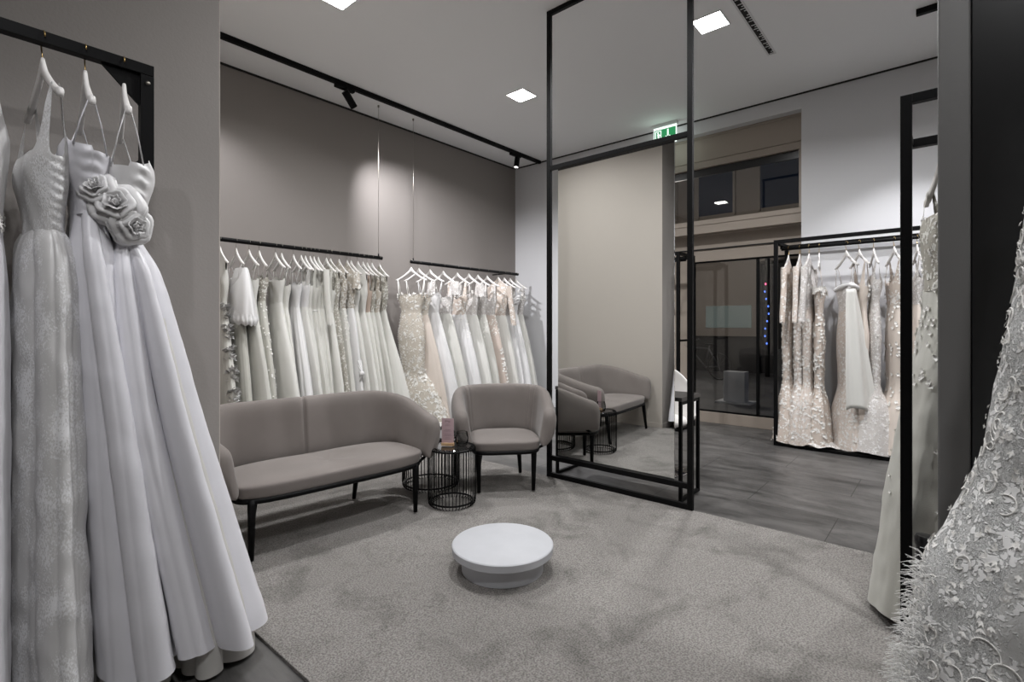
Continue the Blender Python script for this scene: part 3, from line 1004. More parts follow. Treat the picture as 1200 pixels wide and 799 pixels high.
# ------------------------------------------------------------------ the street outside
M['street'] = mat('wet_pavement', srgb(96, 95, 94), 0.6, bump=0.1, bscale=30, col2=srgb(80, 79, 79), cscale=2)
M['facade'] = mat('plastered_facade', srgb(150, 140, 130), 0.9, bump=0.05, bscale=30)
M['facade_dark'] = mat('dark_facade_base', srgb(44, 43, 43), 0.7, bump=0.05, bscale=20)
M['night_window'] = mat('unlit_window_glass', srgb(40, 48, 66), 0.15)
M['sign_teal'] = emit('lit_shop_panel', srgb(150, 162, 156), 0.22)
M['screen'] = emit('lit_shop_screen', srgb(190, 210, 230), 0.35)
M['blue_led'] = emit('blue_led', (0.10, 0.22, 1, 1), 2.2)
M['red_led'] = emit('red_led', (1, 0.08, 0.2, 1), 4)
M['bike'] = mat('bicycle_paint', srgb(60, 60, 62), 0.4)
M['tyre'] = mat('tyre_rubber', srgb(28, 28, 28), 0.8)
st = MB().box((7.5, -12, -0.12), (26, 26, -0.02)).build('street_pavement', M['street'])
struct(st)
t = thing('building', 'plastered building across the dark street seen through the glass door', 'building', (15.6, 5.0, 0))
MB().box((0, -0.8, 1.05), (3, 12, 3.2)).box((0, -2.2, 3.2), (3, 12, 12)).build('facade_wall', M['facade'], t)
MB().box((0.15, -0.8, -0.02), (3, 12, 1.05)).build('base_wall', M['facade_dark'], t)
for zz in (4.7, 8.2):
    for k in range(8):
        y = -1.9 + 1.75 * k
        wn = MB().box((-0.06, y, zz), (-0.001, y + 1.0, zz + 2.0)).build('window', M['night_window'], t)
        MB().box((-0.08, y - 0.07, zz - 0.08), (-0.001, y - 0.002, zz + 2.08)).box((-0.08, y + 1.002, zz - 0.08), (-0.001, y + 1.07, zz + 2.08)).build('window_frame', M['facade'], wn)
MB().box((-0.03, -0.65, 1.3), (-0.001, 0.65, 1.95)).build('lit_panel', M['sign_teal'], t)
MB().box((-0.03, 1.0, 2.0), (-0.001, 1.4, 2.5)).build('lit_screen', M['screen'], t)
m = MB().box((0.4, -9.0, -0.02), (3, -0.81, 3.15)).build('office_block', M['facade_dark'], None, (15.6, 5, 0))
tag(m, 'dark unlit block across the street at the right door edge', 'building')
# lit column of small blue lamps
t = thing('light_column', 'slim street column with small blue lights seen through the door', 'street light', (14.9, 3.75, -0.02))
MB().lathe([(0.06, 0.0), (0.06, 3.2), (0.03, 3.25), (0.0, 3.25)], 14).build('column', M['facade_dark'], t)
for k in range(9):
    a = k * 1.1
    MB().lathe([(0.0, -0.03), (0.018, -0.015), (0.018, 0.015), (0.0, 0.03)], 8, (-0.07, 0.05 * math.sin(a), 0.9 + k * 0.2)).build('lamp', M['red_led'] if k in (8,) else M['blue_led'], t)
t = thing('pedestal', 'pale low pedestal on a base plate on the pavement outside the door', 'pedestal', (9.5, 2.91, -0.02))
MB().box((-0.22, -0.30, 0.0), (0.22, 0.30, 0.03)).build('base_plate', M['white_wall'], t, bevel=0.004)
MB().box((-0.12, -0.18, 0.0305), (0.12, 0.18, 0.56)).build('column', M['white_wall'], t, bevel=0.004)
# bicycle
t = thing('bicycle', 'parked bicycle on the pavement outside the glass door', 'bicycle', (13.4, 4.95, -0.02), R(70))
for x in (-0.52, 0.52):
    wh = MB().tube([(x + 0.33 * math.cos(2 * PI * k / 36), 0, 0.34 + 0.33 * math.sin(2 * PI * k / 36)) for k in range(36)], 0.018, 8, closed=True).build('wheel', M['tyre'], t)
    m = MB()
    for k in range(14):
        a = 2 * PI * k / 14
        m.tube([(x, 0, 0.34), (x + 0.32 * math.cos(a), 0, 0.34 + 0.32 * math.sin(a))], 0.002, 4)
    m.build('spokes', M['chrome'], wh)
m = MB()
for a, b in (((-0.52, 0.34), (-0.1, 0.30)), ((-0.52, 0.34), (-0.2, 0.78)), ((-0.1, 0.30), (-0.22, 0.86)), ((-0.1, 0.30), (0.34, 0.72)), ((-0.2, 0.78), (0.33, 0.80)), ((0.52, 0.34), (0.32, 0.92))):
    m.tube([(a[0], 0, a[1]), (b[0], 0, b[1])], 0.016, 8)
m.build('bike_frame', M['bike'], t)
MB().tube([(0.36, -0.28, 1.02), (0.33, -0.1, 0.98), (0.32, 0, 0.96), (0.33, 0.1, 0.98), (0.36, 0.28, 1.02)], 0.012, 8).build('handlebar', M['bike'], t)
MB().box((-0.36, -0.07, 0.87), (-0.12, 0.07, 0.92)).build('saddle', M['tyre'], t, bevel=0.02)
lamp('street_glow', 'POINT', (11.5, 5.0, 2.9), (0, 0, 0), 130, (1.0, 0.92, 0.84), 0.4)

# ------------------------------------------------------------------ hangers
HW = 0.215


def hang_z(s):
    """centre line of a hanger below its rail; s = 0 at the neck, 1 at the tip"""
    s = min(1.0, abs(s))
    return -0.112 - 0.138 * (1 - (1 - s) ** 1.35)


def make_hanger(body_mat, hook_mat, detail):
    root = bpy.data.objects.new('clothes_hanger', None)
    root.empty_display_size = 0.05
    C.objects.link(root)
    m = MB()
    n = 33 if detail else 21
    K = 12 if detail else 8
    verts, faces = [], []
    for i in range(n):
        s = -1 + 2 * i / (n - 1)
        a = abs(s)
        y = HW * s
        hh = 0.022 - 0.009 * a + (0.006 * math.exp(-((a - 0.97) / 0.06) ** 2) if detail else 0.002 * (a > 0.9)) + 0.012 * math.exp(-(s / 0.10) ** 2)
        ww = 0.0075 + 0.004 * a - (0.002 if 0.86 < a < 0.92 else 0)
        zc = hang_z(s) + 0.010 * math.exp(-(s / 0.10) ** 2)
        if i in (0, n - 1):
            hh *= 0.7
            ww *= 0.7
        for k in range(K):
            an = 2 * PI * k / K
            cx_, sx_ = math.cos(an), math.sin(an)
            verts.append((math.copysign(abs(cx_) ** 0.6, cx_) * ww, y, zc + math.copysign(abs(sx_) ** 0.6, sx_) * hh))
    for i in range(n - 1):
        for k in range(K):
            faces.append((i * K + k, (i + 1) * K + k, (i + 1) * K + (k + 1) % K, i * K + (k + 1) % K))
    faces.append(tuple(range(K)))
    faces.append(tuple((n - 1) * K + k for k in range(K - 1, -1, -1)))
    m.add(verts, faces, True)
    bar = m.build('shoulder_bar', body_mat, root)
    if detail:
        st = MB()
        st.lathe([(0.0, 0.0), (0.008, 0.0), (0.008, 0.0006), (0.0, 0.0007)], 16)
        o = st.build('stamp', M['hanger_grey'], bar)
        o.rotation_euler = (0, PI / 2, 0)
        o.location = (0.0077, 0.0, -0.108)
    pts = [(0, 0, -0.085), (0, 0.004, -0.062), (0, 0.014, -0.038)]
    for k in range(13):
        a = R(-40 + 18.5 * k)
        pts.append((0, 0.0275 * math.cos(a), 0.0275 * math.sin(a)))
    MB().tube(pts, 0.0024, 7).build('hook', hook_mat, root)
    return root


HANGER = {}


def hang(kind, label, pos, rz, group):
    if kind not in HANGER:
        bm_, hm, d = {'fine': ('hanger_white', 'gold', True), 'white': ('hanger_white', 'hook_steel', False),
                      'greige': ('hanger_white', 'hook_steel', False), 'gold': ('hanger_white', 'gold', False)}[kind]
        HANGER[kind] = o = make_hanger(M[bm_], M[hm], d)
    else:
        o = copy_tree(HANGER[kind])
    o.location = pos
    o.rotation_euler = (0, 0, rz)
    tag(o, label, 'hanger', group)
    return o


# ------------------------------------------------------------------ gowns
def profile(keys):
    """keys (z, rx, ry, cx, cy, fold) from the top down; smooth interpolation in z"""
    keys = sorted(keys, key=lambda k: -k[0])

    def f(z):
        if z >= keys[0][0]:
            return keys[0][1:]
        if z <= keys[-1][0]:
            return keys[-1][1:]
        for i in range(len(keys) - 1):
            a, b = keys[i], keys[i + 1]
            if a[0] >= z >= b[0]:
                break
        p = keys[i - 1] if i > 0 else a
        q = keys[i + 2] if i + 2 < len(keys) else b
        h = b[0] - a[0]
        t = (z - a[0]) / h
        out = []
        for c in range(1, 6):
            ma = (b[c] - p[c]) / (b[0] - p[0])
            mb = (q[c] - a[c]) / (q[0] - a[0])
            d = (b[c] - a[c]) / h
            if d == 0 or ma * d < 0:
                ma = 0
            if d == 0 or mb * d < 0:
                mb = 0
            if d:
                ma = math.copysign(min(abs(ma), 3 * abs(d)), d)
                mb = math.copysign(min(abs(mb), 3 * abs(d)), d)
            t2, t3 = t * t, t * t * t
            out.append((2 * t3 - 3 * t2 + 1) * a[c] + (t3 - 2 * t2 + t) * h * ma + (-2 * t3 + 3 * t2) * b[c] + (t3 - t2) * h * mb)
        return out
    return f


def cloth_surf(keys, nf, amp, seed, wr=0.003, sharp=0.0, hw=(0.55, 0.30, 0.30)):
    pf = profile(keys)
    r = random.Random(seed)
    h = [(nf, hw[0]), (int(nf * 1.62), hw[1]), (max(2, int(nf * 0.45)), hw[2])]
    ph = [r.uniform(0, 6.28) for _ in h]
    dr = [r.uniform(-0.9, 0.9) for _ in h]
    off = Vector((r.uniform(0, 50), r.uniform(0, 50), r.uniform(0, 50)))

    def S(th, z):
        rx, ry, cx, cy, fa = pf(z)
        c_, s_ = math.cos(th), math.sin(th)
        x = math.copysign(abs(c_) ** 0.9, c_) * rx
        y = math.copysign(abs(s_) ** 0.9, s_) * ry
        nx, ny = c_ / max(rx, 1e-3), s_ / max(ry, 1e-3)
        l = math.hypot(nx, ny)
        nx, ny = nx / l, ny / l
        f = 0
        for (k, a), p, d in zip(h, ph, dr):
            q = math.cos(k * th + p + d * z)
            if sharp:
                q = (1 - sharp) * q + sharp * (2.4 * abs(math.sin((k * th + p + d * z) / 2)) - 1.5)
            f += a * q
        w_ = noise.noise(Vector((x * 14, y * 9, z * 7)) + off) * wr * 2 + noise.noise(Vector((x * 30, y * 22, z * 16)) + off) * wr
        d = amp * fa * f + w_
        return Vector((cx + x + nx * d, cy + y + ny * d, z))
    return S, pf


def normal_at(S, th, z):
    p = S(th, z)
    a = S(th + 0.02, z) - p
    b = S(th, z + 0.01) - p
    n = a.cross(b)
    if n.length < 1e-9:
        return p, Vector((1, 0, 0)), Vector((0, 0, 1))
    n.normalize()
    return p, n, b.normalized()


def petal(m, P, n, d, ln, wd, lift=0.25):
    """one bent leaf or petal lying on the cloth at P, pointing along d"""
    s = n.cross(d).normalized()
    b0 = P + n * 0.002
    t = P + d * ln + n * (0.002 + ln * lift)
    md = P + d * (ln * 0.5) + n * (0.003 + ln * lift * 0.35)
    m.add([b0, md + s * wd / 2 + n * wd * 0.15, t, md - s * wd / 2 + n * wd * 0.15, md],
          [(0, 1, 4), (1, 2, 4), (2, 3, 4), (3, 0, 4)], True)


def scatter(S, kind, n, th_r, z_r, size, r, dens=None):
    m = MB()
    for _ in range(n):
        th = r.uniform(*th_r)
        u = r.random()
        if dens:
            u = u ** dens
        z = z_r[0] + (z_r[1] - z_r[0]) * u
        P, nn, up = normal_at(S, th, z)
        sd = nn.cross(up).normalized()
        if kind == 'flower':
            a0 = r.uniform(0, 6.28)
            for k in range(5):
                a = a0 + k * 2 * PI / 5
                petal(m, P, nn, (sd * math.cos(a) + up * math.sin(a)), size * r.uniform(0.8, 1.1), size * 0.7, 0.45)
        elif kind == 'leaf':
            a = r.uniform(0, 6.28)
            for k in (-0.7, 0.0, 0.7):
                d = sd * math.cos(a + k) + up * math.sin(a + k)
                petal(m, P, nn, d, size * r.uniform(0.7, 1.3), size * 0.38, 0.2)
        elif kind == 'vine':
            a = r.uniform(-0.5, 0.5) + PI / 2
            q = P
            for k in range(4):
                d = sd * math.cos(a + (-1) ** k * 0.8) + up * math.sin(a + (-1) ** k * 0.8)
                q = P - up * (size * 0.7 * k)
                petal(m, q, nn, d, size, size * 0.45, 0.25)
        elif kind == 'bead':
            m.add([P + nn * size * 0.4 + up * size / 2, P + nn * size * 0.4 + sd * size / 2, P + nn * size * 0.4 - up * size / 2, P + nn * size * 0.4 - sd * size / 2, P + nn * size * 0.9],
                  [(0, 1, 4), (1, 2, 4), (2, 3, 4), (3, 0, 4)], True)
    return m


def frill(m, path, wd, n, r, out):
    """a gathered ruffle strip along path; out = direction it stands away"""
    P = [Vector(p) for p in path]
    L = len(P)
    verts, faces = [], []
    N = n
    for i in range(N):
        f = i / (N - 1) * (L - 1)
        k = min(int(f), L - 2)
        p = P[k].lerp(P[k + 1], f - k)
        t = (P[k + 1] - P[k]).normalized()
        sd = t.cross(out).normalized()
        a = i * 1.9 + r.uniform(-0.3, 0.3)
        for j in range(4):
            v = j / 3
            verts.append(p + out * (wd * v * (0.8 + 0.3 * math.sin(a * 0.37))) + sd * (math.sin(a) * wd * 0.42 * v) + t * (math.cos(a * 0.8) * wd * 0.18 * v))
    for i in range(N - 1):
        for j in range(3):
            faces.append((i * 4 + j, (i + 1) * 4 + j, (i + 1) * 4 + j + 1, i * 4 + j + 1))
    m.add(verts, faces, True)


def neckline(style, zb, zr, bw, flip=1):
    """height of the bodice edge at angle th; +x face is the front"""
    def top(th):
        s = abs(math.sin(th))
        front = math.cos(th) * flip > 0
        if style == 'strapless':
            if front:
                return zb + 0.035 * math.exp(-((s - 0.5) / 0.25) ** 2) - 0.02 * math.exp(-(s / 0.2) ** 2) - 0.02 * max(0, s - 0.8)
            return zb - 0.03 + 0.01 * s
        zs = zr + hang_z(0.62) + 0.016
        pk = math.exp(-(abs(s - 0.80) / 0.13) ** 4)
        if style == 'vneck':
            base = (zb - 0.10 + 0.20 * min(1, s / 0.8)) if front else (zb - 0.04 + 0.1 * s)
            arm = zb
        elif style == 'scoop':
            base = zb + 0.02 if front else zb + 0.05
            arm = zb
        else:                                   # high, closed at the neck
            base = zr + hang_z(0.25) - 0.03 if front else zr + hang_z(0.25)
            arm = zs - 0.10
            pk = 1.0 if s < 0.9 else pk
            return zr + hang_z(min(1, s * bw / HW)) + 0.010 - (0.10 * max(0, (s - 0.93) / 0.07)) - (0.025 * (1 - s) if front else 0)
        low = base if s < 0.80 else arm
        return low + (zs - low) * pk
    return top


def gown(label, group, pos, rz, zr, style='strapless', drop=0.42, waist=0.25, hem=0.06, shape='aline', hx=0.08, hy=0.28,
         cx=0.0, cy=0.0, nf=11, amp=0.018, mb='satin', ms='satin', sleeve=None, app=None, seed=1, seg=(72, 34), keys=None,
         belt=None, wr=0.0016, flip=1, ruche=None, hw=(0.55, 0.30, 0.30), strap_m=None, sharp=0.3, bx=0.048, bw=0.165, hk='white', hgroup=None, hlabel=None, hz=None,
         name='wedding_gown', cat='gown', strap_w=0.006, lining=None):
    root = thing(name, label, cat, (pos[0], pos[1], 0), rz, group)
    r = random.Random(seed * 77 + 5)
    zb = zr - drop
    zw = zb - waist
    NT, NZ = seg
    L = zw - hem
    if keys is None:
        if shape == 'aline':
            keys = [(zw, bx * 0.85, bw * 0.80, 0, 0, 0.10), (zw - 0.12 * L, bx * 1.1, bw * 1.05, cx * 0.1, cy * 0.1, 0.35),
                    (zw - 0.5 * L, (bx + hx) * 0.52, (bw + hy) * 0.52, cx * 0.5, cy * 0.5, 0.75), (hem, hx, hy, cx, cy, 1.15)]
        elif shape == 'column':
            keys = [(zw, bx * 0.85, bw * 0.80, 0, 0, 0.10), (zw - 0.2 * L, bx, bw * 1.0, 0, 0, 0.5),
                    (zw - 0.6 * L, (bx + hx) / 2, (bw * 1.0 + hy) / 2, cx * 0.5, cy * 0.5, 0.9), (hem, hx, hy, cx, cy, 1.1)]
        else:   # mermaid
            keys = [(zw, bx * 0.85, bw * 0.76, 0, 0, 0.10), (zw - 0.22 * L, bx * 1.15, bw * 1.02, 0, 0, 0.15),
                    (zw - 0.55 * L, bx * 1.0, bw * 0.86, cx * 0.3, cy * 0.3, 0.30), (zw - 0.72 * L, (bx + hx) * 0.5, (bw + hy) * 0.48, cx * 0.6, cy * 0.6, 0.7),
                    (hem, hx, hy, cx, cy, 1.25)]
    S, pf = cloth_surf(keys, nf, amp, seed, wr, sharp, hw)
    m = MB()
    zt = keys[0][0]

    def sk(u, v):
        th = u * 2 * PI
        z = zt + (hem - zt) * v
        p = S(th, z)
        if v > 0.97:
            p.z += 0.012 * math.sin(3 * th + seed) * (v - 0.97) / 0.03
        return p
    m.grid(sk, NT, NZ, closeu=True)
    m.build('skirt', M[ms], root)
    if lining:
        k2 = [(k[0] if i else k[0] - 0.02, k[1] * 0.86, k[2] * 0.86, k[3], k[4], k[5]) for i, k in enumerate(keys)]
        S2, _ = cloth_surf(k2, max(5, nf - 3), amp * 0.9, seed + 31, wr, sharp)
        MB().grid(lambda u, v: S2(u * 2 * PI, (zt - 0.3) + (lining - zt + 0.3) * v), NT, NZ, closeu=True).build('underskirt', M['lining'], root)
    # bodice
    top = neckline(style, zb, zr, bw, flip)
    sh_z = zr + hang_z(0.62)
    rx0, ry0, cx0, cy0, _ = pf(zt)

    def bod_xy(th, z):
        t = max(0.0, min(1.0, (z - zt) / max(0.05, zb - zt)))
        e = t * t * (3 - 2 * t)
        rx = rx0 + (bx * 1.12 - rx0) * e
        ry = ry0 + (bw - ry0) * e
        if z > zb:
            q = min(1.0, (z - zb) / max(0.03, sh_z + 0.02 - zb))
            rx *= 1 - 0.80 * q
            ry = ry + (0.172 - ry) * q
        c_, s_ = math.cos(th), math.sin(th)
        wv = noise.noise(Vector((th * 2.2, z * 9, seed))) * wr * 2.0
        cup = 0.0
        if c_ * flip > 0 and style in ('strapless', 'vneck', 'scoop'):
            cup = 0.016 * math.exp(-((abs(s_) - 0.5) / 0.3) ** 2) * math.exp(-((z - zb + 0.05) / 0.07) ** 2)
        k = rx + wv + cup
        if ruche:
            a0, wd, am, fq = ruche
            dth = (th - a0 + PI) % (2 * PI) - PI
            g = math.exp(-(dth / wd) ** 2)
            rp = am * g * (math.sin(z * fq + 2.5 * dth + 1.5 * noise.noise(Vector((th * 3, z * 12, seed + 3.0)))))
            k += rp
            ry += rp
        return Vector((cx0 + math.copysign(abs(c_) ** 0.8, c_) * k, cy0 + math.copysign(abs(s_) ** 0.9, s_) * (ry + wv), z))

    def bd(u, v):
        th = u * 2 * PI
        z = zt - 0.012 + (top(th) - zt + 0.012) * v
        return bod_xy(th, z)
    MB().grid(bd, NT if style != 'strapless' else NT, max(12, NZ // 2), closeu=True).build('bodice', M[mb], root)
    if belt:
        MB().tube([bod_xy(2 * PI * k / 40, zt - 0.004) + Vector((0, 0, 0)) for k in range(40)], 0.008, 6, closed=True).build('waistband', M[belt], root)
    # straps up to the hanger
    if style == 'strapless':
        sm = M[strap_m or mb]
        for sgn in (-1, 1):
            m = MB()
            for fr in (-1, 1):
                th = math.atan2(sgn * 0.86, fr * 0.5)
                p = bod_xy(th, top(th) - 0.006)
                q = Vector((0.004 * fr, sgn * 0.185, zr + hang_z(0.185 / HW) + 0.014))
                mid = p.lerp(q, 0.5) + Vector((0.004 * fr, 0, 0))
                m.tube([p, mid, q], [strap_w, strap_w * 0.8, strap_w * 0.8], 6, flat=0.35)
            m.build('strap', sm, root)
    if sleeve:
        kind = sleeve
        for sgn in (-1, 1):
            m = MB()
            zsh = zr + hang_z(0.78) + 0.0
            nS, nC = 22, 20
            sd = r.uniform(0, 6)
            if kind == 'long':
                ln, rad = 0.62, (0.058, 0.046, 0.040)
            elif kind == 'short':
                ln, rad = 0.20, (0.060, 0.066, 0.062)
            elif kind == 'cape':
                ln, rad = 1.05, (0.040, 0.085, 0.125)
            else:
                ln, rad = 0.42, (0.055, 0.125, 0.120)

            def sl(u, v, sgn=sgn, sd=sd):
                a = u * 2 * PI
                if v < 0.5:
                    rr = rad[0] + (rad[1] - rad[0]) * math.sin(v * PI)
                else:
                    rr = rad[1] + (rad[2] - rad[1]) * (v - 0.5) * 2
                if kind == 'puff' and v > 0.88:
                    rr *= 1 - 0.30 * (v - 0.88) / 0.12
                rr *= 1 + (0.10 if kind == 'puff' else 0.13) * math.sin(7 * a + sd + 2 * v) * (0.3 + 0.7 * v) + 0.06 * math.sin(3 * a + sd * 2 + 9 * v)
                fl = 0.62 if kind not in ('puff',) else 0.66
                yo = sgn * (0.185 + (0.10 if kind == 'long' else 0.03) * v + (0.05 * v if kind in ('puff', 'cape') else 0.0))
                zz = zsh - ln * v + (0.012 * math.sin(5 * a + sd) if v > 0.97 else 0)
                return (math.cos(a) * rr * fl, yo + math.sin(a) * rr, zz)
            m.grid(sl, nC, nS, closeu=True)
            m.build('sleeve', M[mb], root)
    for a in (app or []):
        kind, n, thr, zr_, size, where, mt = a[:7]
        if where == 'skirt':
            Sx = S
            rng = (zt + (hem - zt) * zr_[0], zt + (hem - zt) * zr_[1])
        else:
            Sx = bod_xy
            rng = (zt + (zb - zt) * zr_[0], zt + (zb - zt) * zr_[1])
        scatter(Sx, kind, n, thr, rng, size, r, a[7] if len(a) > 7 else None).build('applique', M[mt], root)
    if hk:
        hang(hk, hlabel or ('white hanger carrying the ' + label), (pos[0], pos[1], zr), rz, hgroup or 'white hangers')
    root['_S'] = 0
    del root['_S']
    return root, S, bod_xy


def X_at(px, Y=5.50):
    return world_pt(px, Y=Y)


ALL = (0, 2 * PI)
NEAR = (PI * 1.02, PI * 1.98)       # the -y side, towards the room
FRONT = (-PI / 2, PI / 2)
G1 = 'gowns on the left back rail'
G2 = 'gowns on the right back rail'
H1 = 'hangers on the left back rail'
H2 = 'hangers on the right back rail'

# ---- left back rail, from the partition towards the gap
rail1 = [
    (258, 'gown with cascading white ruffles down its side, cut by the partition edge', dict(style='high', mb='crepe', ms='crepe', hy=0.30, hx=0.07, nf=9)),
    (277, 'gown under a short shiny satin jacket with a puffed gathered hem', dict(style='strapless', drop=0.36, mb='satin', ms='tulle_grey', hy=0.27, hx=0.075, nf=13)),
    (292, 'pale plain tulle gown on thin straps beside the puffed satin jacket', dict(style='strapless', drop=0.38, mb='tulle', ms='tulle', hy=0.33, hx=0.08, cy=-0.03, nf=14, amp=0.014)),
    (304, 'grey tulle gown strewn with tiny white flowers', dict(style='strapless', drop=0.36, mb='lace_grey', ms='tulle_grey', hy=0.31, hx=0.06, cy=-0.04,
          app=[('flower', 120, NEAR, (0.0, 0.95), 0.013, 'skirt', 'motif'), ('flower', 40, NEAR, (0.1, 0.95), 0.010, 'bodice', 'motif')])),
    (323, 'wide smooth ivory A-line gown with a flat straight top, next to the flowered tulle', dict(style='strapless', drop=0.36, mb='chiffon', ms='chiffon', hx=0.10, hy=0.36, cy=-0.06, nf=5, amp=0.010)),
    (330, 'narrow crepe gown behind the wide smooth A-line one', dict(style='strapless', drop=0.42, mb='crepe', ms='crepe', hy=0.27, hx=0.05, nf=8)),
    (344, 'creamy satin gown with long sharp vertical folds', dict(style='strapless', drop=0.40, mb='satin', ms='satin', hy=0.33, hx=0.075, cy=-0.05, nf=13, amp=0.02, sharp=0.7)),
    (353, 'ivory gown with gathered strap knots, after the sharply folded satin', dict(style='strapless', drop=0.40, mb='satin', ms='chiffon', hy=0.31, hx=0.05, cy=-0.05, nf=13)),
    (358, 'slim chiffon gown with a low scooped neck, left of the long sleeved one', dict(style='scoop', drop=0.42, mb='chiffon', ms='chiffon', hy=0.29, hx=0.045, cy=-0.03, nf=14)),
    (363.5, 'ivory crepe gown with a seamed waist, second left of the long sleeved one', dict(style='scoop', drop=0.44, mb='crepe', ms='crepe', hy=0.28, hx=0.04, cy=-0.02, nf=9, belt='satin')),
    (368, 'pale tulle gown squeezed directly left of the long sleeved one', dict(style='vneck', drop=0.42, mb='tulle', ms='tulle', hy=0.28, hx=0.04, nf=13)),
    (373, 'plain ivory gown with long smooth hanging sleeves', dict(style='high', mb='crepe', ms='crepe', hy=0.25, hx=0.06, sleeve='long', nf=8)),
    (382.5, 'V-neck crepe gown just right of the long sleeves', dict(style='vneck', drop=0.46, mb='crepe', ms='chiffon', hy=0.27, hx=0.06, nf=10)),
    (387.5, 'grey beaded lace gown with small shiny drops', dict(style='high', drop=0.40, mb='lace_grey', ms='lace_grey', hy=0.25, hx=0.05, nf=10,
            app=[('bead', 160, NEAR, (0, 1), 0.010, 'skirt', 'motif_shine'), ('bead', 60, NEAR, (0, 1.4), 0.010, 'bodice', 'motif_shine')])),
    (397.5, 'ivory lace topped gown with a smooth crepe skirt', dict(style='high', drop=0.40, mb='lace', ms='crepe', hy=0.25, hx=0.055, nf=9,
            app=[('leaf', 70, NEAR, (0.0, 1.5), 0.022, 'bodice', 'motif'), ('leaf', 60, NEAR, (0.0, 0.25), 0.02, 'skirt', 'motif')])),
    (407, 'short sleeved lace gown with a knotted satin skirt', dict(style='high', drop=0.40, mb='lace', ms='satin', hy=0.24, hx=0.055, sleeve='short', nf=7,
            app=[('leaf', 60, NEAR, (0.0, 1.5), 0.022, 'bodice', 'motif')])),
    (411.5, 'flowing chiffon gown right of the knotted satin skirt', dict(style='vneck', drop=0.44, mb='chiffon', ms='chiffon', hy=0.27, hx=0.045, nf=13)),
    (419.5, 'pleated chiffon gown, fifth from the right end of the left rail', dict(style='high', drop=0.44, mb='chiffon', ms='chiffon', hy=0.27, hx=0.055, nf=15, amp=0.015)),
    (425.5, 'V-neck gown with a nude lined opening, fourth from the right end', dict(style='vneck', drop=0.44, mb='nude', ms='crepe', hy=0.27, hx=0.05, nf=11)),
    (430.5, 'white tulle gown, third from the right end of the left rail', dict(style='vneck', drop=0.44, mb='lace_grey', ms='tulle', hy=0.28, hx=0.045, nf=13)),
    (436, 'V-neck lace topped gown, second from the right end of the left rail', dict(style='vneck', drop=0.44, mb='lace', ms='tulle', hy=0.29, hx=0.05, nf=12)),
    (445, 'gown with a full lace bodice and spreading tulle skirt, last on the left rail', dict(style='high', drop=0.44, waist=0.22, mb='lace_grey', ms='tulle', hx=0.20, hy=0.33, cx=0.10, cy=-0.02, nf=13, amp=0.022,
          app=[('leaf', 150, ALL, (0.0, 1.6), 0.018, 'bodice', 'motif')])),
]
made = {}


def flare(kw, f, dy):
    kw = dict(kw)
    kw['hy'] = kw.get('hy', 0.28) * f
    kw['cy'] = kw.get('cy', 0.0) + dy
    kw['amp'] = kw.get('amp', 0.018) * (1.0 if kw.get('shape') == 'mermaid' or kw.get('nf') == 5 else 1.6)
    kw['sharp'] = max(0.55, kw.get('sharp', 0.3))
    return kw


for i, (px, lb, kw) in enumerate(rail1):
    z_t = RZ
    made[px] = gown(lb, G1, (X_at(px), 5.50), R(rnd.uniform(-5, 5)), RZ, seed=i + 3, hk='greige', hgroup=H1,
                    hlabel='white hanger holding the ' + lb.split(',')[0], hem=0.05 + 0.01 * (i % 3), **flare(kw, 1.42, -0.10))

# ruffles on the first gown, puffed jacket over the second, satin knot
root, S, B = made[258]
m = MB()
rr = random.Random(4)
for k in range(7):
    z = 1.52 - 0.20 * k
    a = PI * 1.5 + rr.uniform(-0.2, 0.2)
    pts = [S(a + d, z + 0.035 * math.sin(d * 5 + k)) for d in (-1.0, -0.6, -0.2, 0.2, 0.6, 1.0)]
    frill(m, pts, 0.075, 40, rr, Vector((0.05, -0.85, 0.30)).normalized())
    frill(m, [p + Vector((0, 0, -0.06)) for p in pts], 0.06, 36, rr, Vector((0.25, -0.85, -0.10)).normalized())
m.build('ruffle', M['satin'], root)

root, S, B = made[277]
def jacket(u, v):
    a = u * 2 * PI
    e = math.sin(min(1.0, v * 1.15) * PI / 2)
    rx, ry = 0.045 + 0.075 * v ** 0.7, 0.12 + 0.19 * v ** 0.7
    if v > 0.94:
        q = (v - 0.94) / 0.06
        rx *= 1 - 0.20 * q
        ry *= 1 - 0.07 * q
    g = 1 + 0.035 * math.sin(9 * a + 2 * v) * v + (0.05 * math.sin(22 * a) if v > 0.86 else 0)
    return (0.03 + rx * g * math.cos(a), -0.05 + ry * g * math.sin(a), 1.935 - 0.55 * v + 0.03 * math.sin(a) * v + 0.010 * math.sin(13 * a) * (v > 0.8))
jk = MB().grid(jacket, 72, 30, closeu=True).build('satin_jacket', M['satin'], root)

root, S, B = made[407]
m = MB()
for k in range(5):
    p0, p1, p2 = S(PI * 1.42, 0.95 - 0.06 * k), S(PI * 1.5, 0.80), S(PI * 1.58, 0.95 - 0.06 * k)
    m.tube([p0, p1 + Vector((0, -0.03, 0)), p2], [0.010, 0.016, 0.010], 8)
m.lathe([(0.0, -0.035), (0.025, -0.02), (0.032, 0.0), (0.025, 0.02), (0.0, 0.035)], 12, tuple(S(PI * 1.5, 0.80) + Vector((0, -0.02, 0))))
m.build('satin_knot', M['satin'], root)

